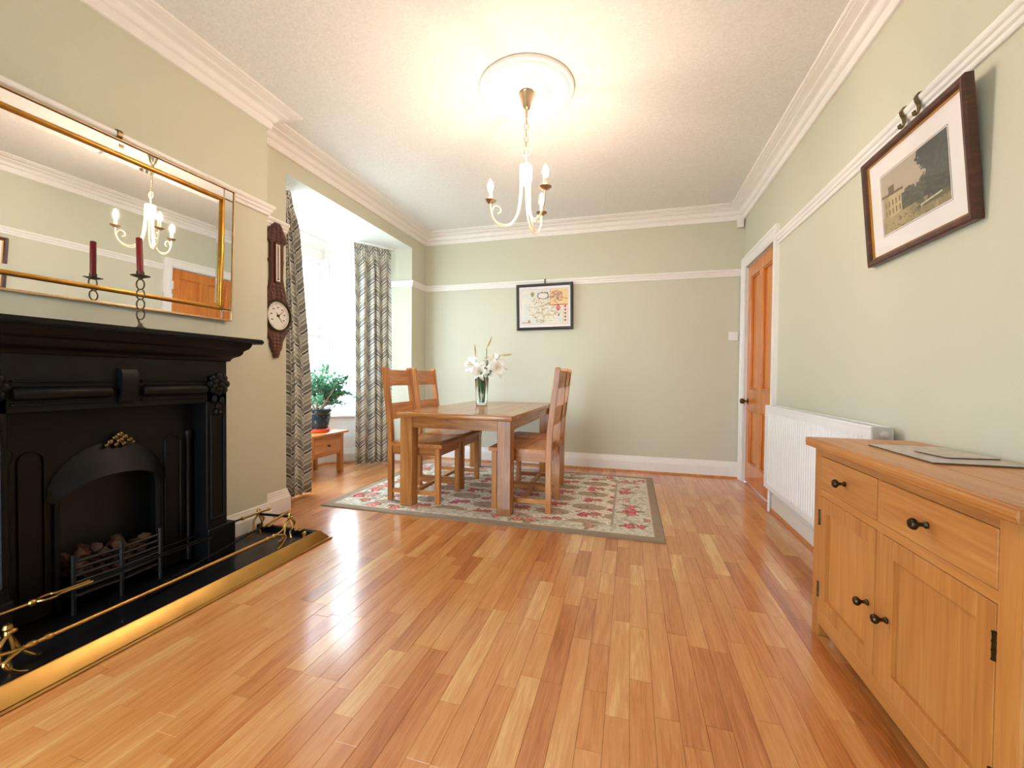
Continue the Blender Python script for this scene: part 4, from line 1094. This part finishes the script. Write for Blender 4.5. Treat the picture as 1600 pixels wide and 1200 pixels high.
for k in range(5):                                           # broad leaves inside the vase
    a = [0.2, 1.4, 2.7, 4.0, 5.2][k]; R = []; r0 = .030
    for i in range(7):
        q = i/6; w_ = .021*math.sin(PI*min(.97, q*.88+.08)); p = Vector((r0*math.cos(a)*(.5+.6*q), r0*math.sin(a)*(.5+.6*q), .06+.19*q+.01*k)); s = Vector((-math.sin(a), math.cos(a), 0)); R.append([bm.verts.new(p-s*w_), bm.verts.new(p+s*w_)])
    for A, B in zip(R, R[1:]): bm.faces.new((A[0], A[1], B[1], B[0]))
lw = obj('vase_greenery', bm, LILYLEAF, None, True, (VX, VY, TZ+.03)); lw['label'] = 'broad green lily leaves packed inside the glass vase'; lw['category'] = 'leaves'; lw['kind'] = 'stuff'

# ================================================================== RADIATOR
ra = thing('radiator', 'white ribbed panel radiator on the right wall beside the door', 'radiator', (.97, 2.79, .2))
RLn, RH2, RDp = .71, .605, .075                               # half length, height, depth
bm = NB(); prof = []                                          # fluted front
y = -RLn; pit = .0333; n = int(2*(RLn-.045)/pit); y0 = -n*pit/2
pp = [(0.0, -RLn), (0.0, y0)]
for k in range(n):
    b = y0+k*pit; pp += [(0.0, b+.004), (.0035, b+.009), (.0035, b+.020), (.0, b+.025)]
pp += [(0, -y0), (0, RLn)]
rows = []
for z, s_ in ((.0, 0), (.030, 0), (.046, 1), (RH2-.062, 1), (RH2-.046, 0), (RH2-.012, 0)):
    rows.append([bm.verts.new((d*s_, y_, z)) for d, y_ in pp])
for A, B in zip(rows, rows[1:]):
    for j in range(len(pp)-1): bm.faces.new((A[j], A[j+1], B[j+1], B[j]))
obj('front_panel', bm, RADM, ra)
obj('rear_panel', box(NB(), RDp-.014, RDp, -RLn, RLn, 0, RH2-.012), RADM, ra)
for s_ in (-1, 1): obj('end_panel', box(NB(), -.001, RDp+.001, s_*RLn-.006, s_*RLn+.006, -.002, RH2, .003), GREYP if s_ < 0 else RADM, ra)
bm = NB(); box(bm, -.002, .012, -RLn, RLn, RH2-.016, RH2, .004); box(bm, RDp-.012, RDp+.001, -RLn, RLn, RH2-.016, RH2, .004)
k = -RLn+.02
while k < RLn: box(bm, .010, RDp-.010, k, k+.004, RH2-.014, RH2-.002); k += .028
obj('top_grille', bm, RADM, ra)
bm = NB(); lathe(bm, [(.018, 0), (.018, -.006), (.014, -.008), (.010, -.014), (0, -.015)], (.042, -RLn-.005, RH2-.032), 18, 'y'); obj('bleed_plug', bm, GREYP, ra, True)
bm = NB(); tube(bm, [(.042, RLn+.03, .03), (.042, RLn+.03, -.195)], .0075, 10); lathe(bm, [(.016, -.015), (.019, -.01), (.019, .03), (.012, .04), (0, .042)], (.042, RLn+.03, .03), 16); tube(bm, [(.042, RLn, .03), (.042, RLn+.03, .03)], .009, 10)
obj('valve', bm, RADM, ra, True)
bm = NB()
for y_ in (-.5, .5): box(bm, RDp-.002, XR-.972, y_-.03, y_+.03, .08, .52)
obj('wall_bracket', bm, RADM, ra)

# ================================================================== SIDEBOARD
SBF, SY0, SY1, SBK, STZ = .715, 1.005, 1.930, 1.045, .768
sb = thing('sideboard', 'light oak sideboard with two drawers and two panelled doors by the right wall', 'sideboard', (SBF, 0, 0))
dpth = SBK-SBF
for s_, a, b in ((0, .0, .12), (1, .12, .24), (2, .24, .365)):
    bm = NB(); box(bm, -.030+a*1.0+(.0006 if s_ else 0), -.030+b-.0006, SY0-.022, SY1+.018, STZ-.032, STZ, .0025)
    if s_ == 0:
        es = [e for e in bm.edges if all(v.co.x < -.026 for v in e.verts) and abs(e.verts[0].co.y-e.verts[1].co.y) > .5]
        bmesh.ops.bevel(bm, geom=es, offset=.009, segments=3, affect='EDGES')
    obj('top_board', bm, SBY, sb, s_ == 0)
bm = NB(); box(bm, .018, dpth, SY0+.01, SY1-.01, .075, .10); box(bm, dpth-.012, dpth, SY0+.01, SY1-.01, .08, STZ-.033); box(bm, .012, dpth-.01, SY0+.004, SY0+.022, .06, STZ-.033); box(bm, .012, dpth-.01, SY1-.022, SY1-.004, .06, STZ-.033); box(bm, .018, dpth-.02, SY0+.02, SY1-.02, .555, .57)
obj('carcass', bm, SBZ, sb)
for x_, nm in ((0, 'f'), (dpth-.045, 'b')):
    for a, b in ((SY0, SY0+.062), (SY1-.050, SY1)): obj('leg', box(NB(), x_, x_+.045, a, b, 0, STZ-.033, .003), SBZ, sb)
FY0, FY1 = SY0+.064, SY1-.052
obj('top_rail', box(NB(), .003, .022, FY0-.002, FY1+.002, .704, STZ-.033, .001), SBY, sb)
obj('middle_rail', box(NB(), .003, .022, FY0-.002, FY1+.002, .550, .577, .001), SBY, sb)
obj('bottom_rail', box(NB(), .003, .022, FY0-.002, FY1+.002, .050, .106, .001), SBY, sb)
obj('divider', box(NB(), .0035, .022, 1.487, 1.499, .577, .704, .001), SBZ, sb)
obj('divider', box(NB(), .0035, .022, 1.464, 1.500, .106, .550, .001), SBZ, sb)
def knob(parent, y_, z_, r=.0135):
    bm = NB(); lathe(bm, [(.009, 0), (.0095, -.003), (.005, -.008), (.005, -.016), (.009, -.020), (r, -.026), (r, -.031), (r*.75, -.036), (0, -.038)], (0, y_, z_), 20, 'x'); obj('knob', bm, BRONZE, parent, True)
g = .0014
for a, b, ky in ((1.500, FY1, 1.69), (FY0, 1.486, 1.276)):
    d_ = obj('drawer', box(NB(), .0015, .020, a+g, b-g, .5785, .7025, .0015), SBY, sb); knob(d_, ky, .640, .0145)
for a, b, ky, hy in ((1.501, FY1, 1.532, FY1), (FY0, 1.463, 1.432, FY0)):
    z0, z1 = .1075, .5485; w_ = .050; bm = NB()
    for q in ((a+g, a+w_, z0, z1), (b-w_, b-g, z0, z1)): box(bm, .0012, .020, *q, .0012)
    for q in ((a+w_+.0005, b-w_-.0005, z0, z0+.055), (a+w_+.0005, b-w_-.0005, z1-.055, z1)): box(bm, .0018, .020, *q, .0012)
    d_ = obj('door', bm, SBZ, sb); obj('door_panel', box(NB(), .0145, .019, a+w_-.004, b-w_+.004, z0+.05, z1-.05), SBZ, d_)
    knob(d_, ky, .312)
    for hz in (.185, .465): 
        bm = NB(); tube(bm, [(.0, hy, hz-.028), (.0, hy, hz+.028)], .0048, 8)
        for q in (-.028, -.009, .009, .028): lathe(bm, [(.004, -.002), (.0058, -.001), (.0058, .001), (.004, .002)], (0, hy, hz+q), 8)
        obj('hinge', bm, BRONZE, d_, True)

# mats on the sideboard
def mat_(name, label, loc, rz, sx_, sy2, th, r):
    t_ = thing(name, label, 'placemat', loc, rz)
    def rr_(ins): 
        pts = []
        for cx, cy, a0 in ((sx_-r, sy2-r, 0), (-sx_+r, sy2-r, 90), (-sx_+r, -sy2+r, 180), (sx_-r, -sy2+r, 270)):
            for k in range(5): a = math.radians(a0+90*k/4); pts.append((cx+(r-ins)*math.cos(a), cy+(r-ins)*math.sin(a)))
        return pts
    obj('mat_base', extr(NB(), rr_(0), 0, th*.75, 'z'), CORK, t_); obj('mat_top', extr(NB(), rr_(.0006), th*.75, th, 'z'), MATTOP, t_)
    return t_
mat_('placemat', 'large rectangular placemat lying flat on top of the oak sideboard', (.918, 1.595, STZ+.0006), 0, .107, .165, .005, .004)
mat_('coaster', 'small grey mat lying on top of the large placemat', (.945, 1.572, STZ+.0062), math.radians(8), .070, .062, .004, .010)

# ================================================================== PICTURES
def picture(name, label, w, h, fwid, depth, frame_mat, slip, mount, loc, rot, paint, nx, ny):
    """local: x across, z up, faces -y, origin at bottom centre of the back"""
    p = thing(name, label, 'picture', loc, 0, None, rot=rot)
    bm = NB(); pr = [(0, 0), (0, -depth*.8), (fwid*.25, -depth), (fwid*.7, -depth*.9), (fwid, -depth*.62), (fwid, 0)]
    rings = []
    for (sx_, z_, ax_, az) in ((-1, 0, 1, 1), (1, 0, -1, 1), (1, h, -1, -1), (-1, h, 1, -1)):
        rings.append([bm.verts.new((sx_*w/2+ax_*a, d, z_+az*a)) for a, d in pr])
    n = len(pr)
    for i in range(4):
        A, B = rings[i], rings[(i+1) % 4]
        for j in range(n): bm.faces.new((A[j], A[(j+1) % n], B[(j+1) % n], B[j]))
    obj('frame', bm, frame_mat, p)
    if slip:
        bm = NB(); a, b = fwid-.001, fwid+.003
        for q in ((-w/2+a, -w/2+b, a, h-a), (w/2-b, w/2-a, a, h-a), (-w/2+b, w/2-b, a, b), (-w/2+b, w/2-b, h-b, h-a)): box(bm, q[0], q[1], -depth*.60, -depth*.3, q[2], q[3])
        obj('gilt_slip', bm, GOLD, p)
    obj('mount', box(NB(), -w/2+fwid-.002, w/2-fwid+.002, -depth*.32, -depth*.25, fwid-.002, h-fwid+.002), MATBOARD, p)
    m0, m1 = fwid+mount[0], fwid+mount[1]
    bm = NB(); e = .006
    for q in ((-w/2+m0-e, -w/2+m0-e+.0016, m1-e, h-m1+e), (w/2-m0+e-.0016, w/2-m0+e, m1-e, h-m1+e), (-w/2+m0-e, w/2-m0+e, m1-e, m1-e+.0016), (-w/2+m0-e, w/2-m0+e, h-m1+e-.0016, h-m1+e)): box(bm, q[0], q[1], -depth*.335, -depth*.31, q[2], q[3])
    obj('border_line', bm, BLACKP, p)
    paint_grid('print', w-2*m0, h-2*m1, nx, ny, paint, PRINTM, p, lambda u, v: np.stack([u-(w/2-m0), -depth*.34+0*u, v+m1], 1))
    obj('glass', box(NB(), -w/2+fwid-.001, w/2-fwid+.001, -depth*.50, -depth*.46, fwid-.001, h-fwid+.001), PICGLASS, p)
    return p
def vn(u, v, s, seed):
    r = np.random.RandomState(seed).rand(64, 64); x = u*s; y = v*s; xi = np.floor(x).astype(int); yi = np.floor(y).astype(int); a = x-xi; b = y-yi; a = a*a*(3-2*a); b = b*b*(3-2*b)
    g = lambda i, j: r[i % 64, j % 64]
    return (g(xi, yi)*(1-a)+g(xi+1, yi)*a)*(1-b)+(g(xi, yi+1)*(1-a)+g(xi+1, yi+1)*a)*b
def house_photo(u, v):
    w, h = u.max(), v.max(); U_, V_ = u/w, v/h; rgb = np.empty((len(u), 3))
    sky = np.array((206, 190, 168))*(1-.12*V_[:, None])+np.array((30, 18, 14))*(.5-V_)[:, None]*.3; rgb[:] = sky
    def put(m, c, a=1.): rgb[m] = rgb[m]*(1-a)+np.array(c)*a
    n1 = vn(U_, V_, 16, 1); n2 = vn(U_, V_, 40, 2); n3 = vn(U_, V_, 7, 3)
    put(V_ < .30, (176, 158, 116)); put((V_ < .30) & (n3 > .55), (150, 134, 98), .5); put((V_ < .33) & (U_ > .35+.5*V_) & (n1 > .4), (120, 112, 84), .4)
    tree = .40+.16*vn(U_, V_*0, 9, 5)+.08*n2
    put((U_ > .30) & (V_ > .25) & (V_ < tree+.10*(U_-.3)), (70, 70, 60)); put((U_ > .30) & (V_ > .25) & (V_ < tree+.1*(U_-.3)) & (n2 > .55), (98, 98, 84), .7)
    big = (U_ > .62+.16*(1-V_)+.10*(n1-.5)-.1*(V_ > .72)*(n3)) & (V_ > .20); put(big, (62, 66, 64)); put(big & (n2 > .6), (88, 92, 86), .6)
    put((U_ > .55) & (V_ < .34) & (V_ > .12) & (n1 > .45), (58, 54, 42), .6)
    hs = (U_ > .03) & (U_ < .33) & (V_ > .22+.12*U_) & (V_ < .62-.08*U_); put(hs, (202, 182, 140))
    put((U_ < .36) & (np.abs(V_-(.635-.08*U_)) < .022), (112, 92, 66)); put((U_ > .12) & (U_ < .22) & (V_ > .62) & (V_ < .76), (104, 84, 62))
    for k in range(5):
        for zz in (.33, .47): put((np.abs(U_-(.065+.058*k)) < .012) & (np.abs(V_-zz) < .045), (112, 94, 70))
    put(hs & (U_ < .12), (150, 128, 92), .5)
    put((U_ > .10) & (V_ < .20) & (n2 > .72), (96, 86, 62), .6); put((np.abs(V_-.10-.1*U_) < .012) & (U_ > .6) & (U_ < .9), (214, 206, 186))
    return rgb
def county_map(u, v):
    w, h = u.max(), v.max(); U_, V_ = u/w, v/h; rgb = np.empty((len(u), 3)); rgb[:] = (238, 234, 220)
    def put(m, c, a=1.): rgb[m] = rgb[m]*(1-a)+np.array(c)*a
    n = [vn(U_, V_, s, k) for k, s in enumerate((5, 11, 24, 45))]
    land = np.hypot((U_-.48), (V_-.42)*.9) < .30+.12*n[0]; put(~land & (n[1] > .5), (222, 230, 228), .7)
    put(land & (np.abs(n[0]-.5) < .02), (180, 150, 110), .7); put(land & (np.abs(n[1]-.5) < .03), (190, 186, 160), .7); put(land & (n[3] > .80), (130, 112, 90), .7); put(land & (n[2] > .78), (206, 176, 130), .6)
    put((U_ > .63) & (V_ > .55), (240, 214, 160)); r = np.hypot(U_-.76, (V_-.78)*.8); put((r < .11+.06*n[2]) & (n[2] > .42), (184, 130, 120), .7); put((r < .08) & (n[3] > .5), (120, 110, 140), .7); put((np.abs(V_-.75+.3*(U_-.85)) < .012) & (U_ > .78), (220, 160, 70))
    put((U_ > .62) & (np.abs(V_-.545) < .012), (196, 60, 70)); put((np.abs(U_-.63) < .006) & (V_ > .55), (200, 120, 90))
    put((np.hypot((U_-.80), (V_-.455)*.9) < .055), (206, 110, 120), .8); put((np.hypot(U_-.80, V_-.395) < .025), (196, 40, 60)); put((np.hypot(U_-.80, V_-.53) < .025), (196, 40, 60))
    put((U_ > .905) & (V_ < .53), (244, 226, 210)); put((np.abs(U_-.905) < .004) & (V_ < .53), (206, 110, 100))
    for k in range(5): put(np.hypot(U_-.95, (V_-(.49-.1*k))*.75) < .022, (190, 40, 60) if k == 0 else (124, 108, 80))
    q = (np.abs(U_-.47)/.125)**2.4+(np.abs(V_-.82)/.095)**2.4; put(q < 1.0, (84, 84, 92)); put(q < .66, (240, 230, 222)); put((q > 1) & (q < 1.6) & (n[3] > .6), (96, 96, 104))
    put(np.hypot((U_-.24)/.04, (V_-.87)/.07) < 1, (182, 158, 100)); put(np.hypot((U_-.24)/.02, (V_-.87)/.045) < 1, (130, 140, 120))
    put((np.abs(V_-.045) < .01) & (U_ < .21), (170, 140, 90)); put(np.hypot((U_-.16)/.025, (V_-.09)/.04) < 1, (176, 150, 96)); put(np.hypot((U_-.81)/.015, (V_-.25)/.04) < 1, (120, 96, 80))
    return rgb
# right wall picture faces -x: rotate local -y to -x -> rz = -90 deg
picture('framed_photograph', 'mahogany framed sepia photograph of a house hanging on the right wall', .617, .468, .030, .030, MAHOG, True, (.083, .080), (XR-.001, 1.9875, 1.513), (0, 0, 0), house_photo, 190, 150)
pr = bpy.data.objects['framed_photograph']
pr.rotation_mode = 'XYZ'
pr.matrix_world = Matrix.Translation((XR-.002, 1.9875, 1.513)) @ Matrix.Rotation(-PI/2, 4, 'Z') @ Matrix.Rotation(math.radians(4.6), 4, 'X')
pm = picture('framed_map', 'black framed old county map hanging on the back wall', .640, .512, .030, .022, BLACKP, False, (.030, .036), (-.932, YB-.018, 1.527), (0, 0, 0), county_map, 220, 170)
pm.rotation_euler = (math.radians(2.2), math.radians(-.6), 0)
rail_hook((XR, 2.055, 2.0), PI, 'brass picture rail hook above the photograph, farther of the two')
rail_hook((XR, 1.965, 2.0), PI, 'brass picture rail hook above the photograph, nearer of the two')
rail_hook((-.93, YB, 2.0), -PI/2, 'small dark rail hook above the black framed map')

# ================================================================== SMALL WALL THINGS
sw = thing('light_switch', 'square white light switch plate on the back wall near the door', 'switch', (.985, YB, 1.423))
obj('plate', box(NB(), -.043, .043, -.009, -.0005, -.043, .043, .004, 2), PLASTICW, sw, True)
obj('rocker', box(NB(), -.008, .008, -.013, -.007, -.014, .014, .002), PLASTICW, sw)
ms = thing('alarm_sensor', 'small white alarm sensor under the cornice in the far right corner', 'sensor', (XR-.045, YB-.03, 2.49))
obj('sensor_body', box(NB(), -.028, .030, -.022, .026, 0, .095, .008, 2), PLASTICW, ms, True)
obj('sensor_lens', box(NB(), -.018, .018, -.028, -.020, .02, .06, .004, 2), PLASTICW, ms, True)
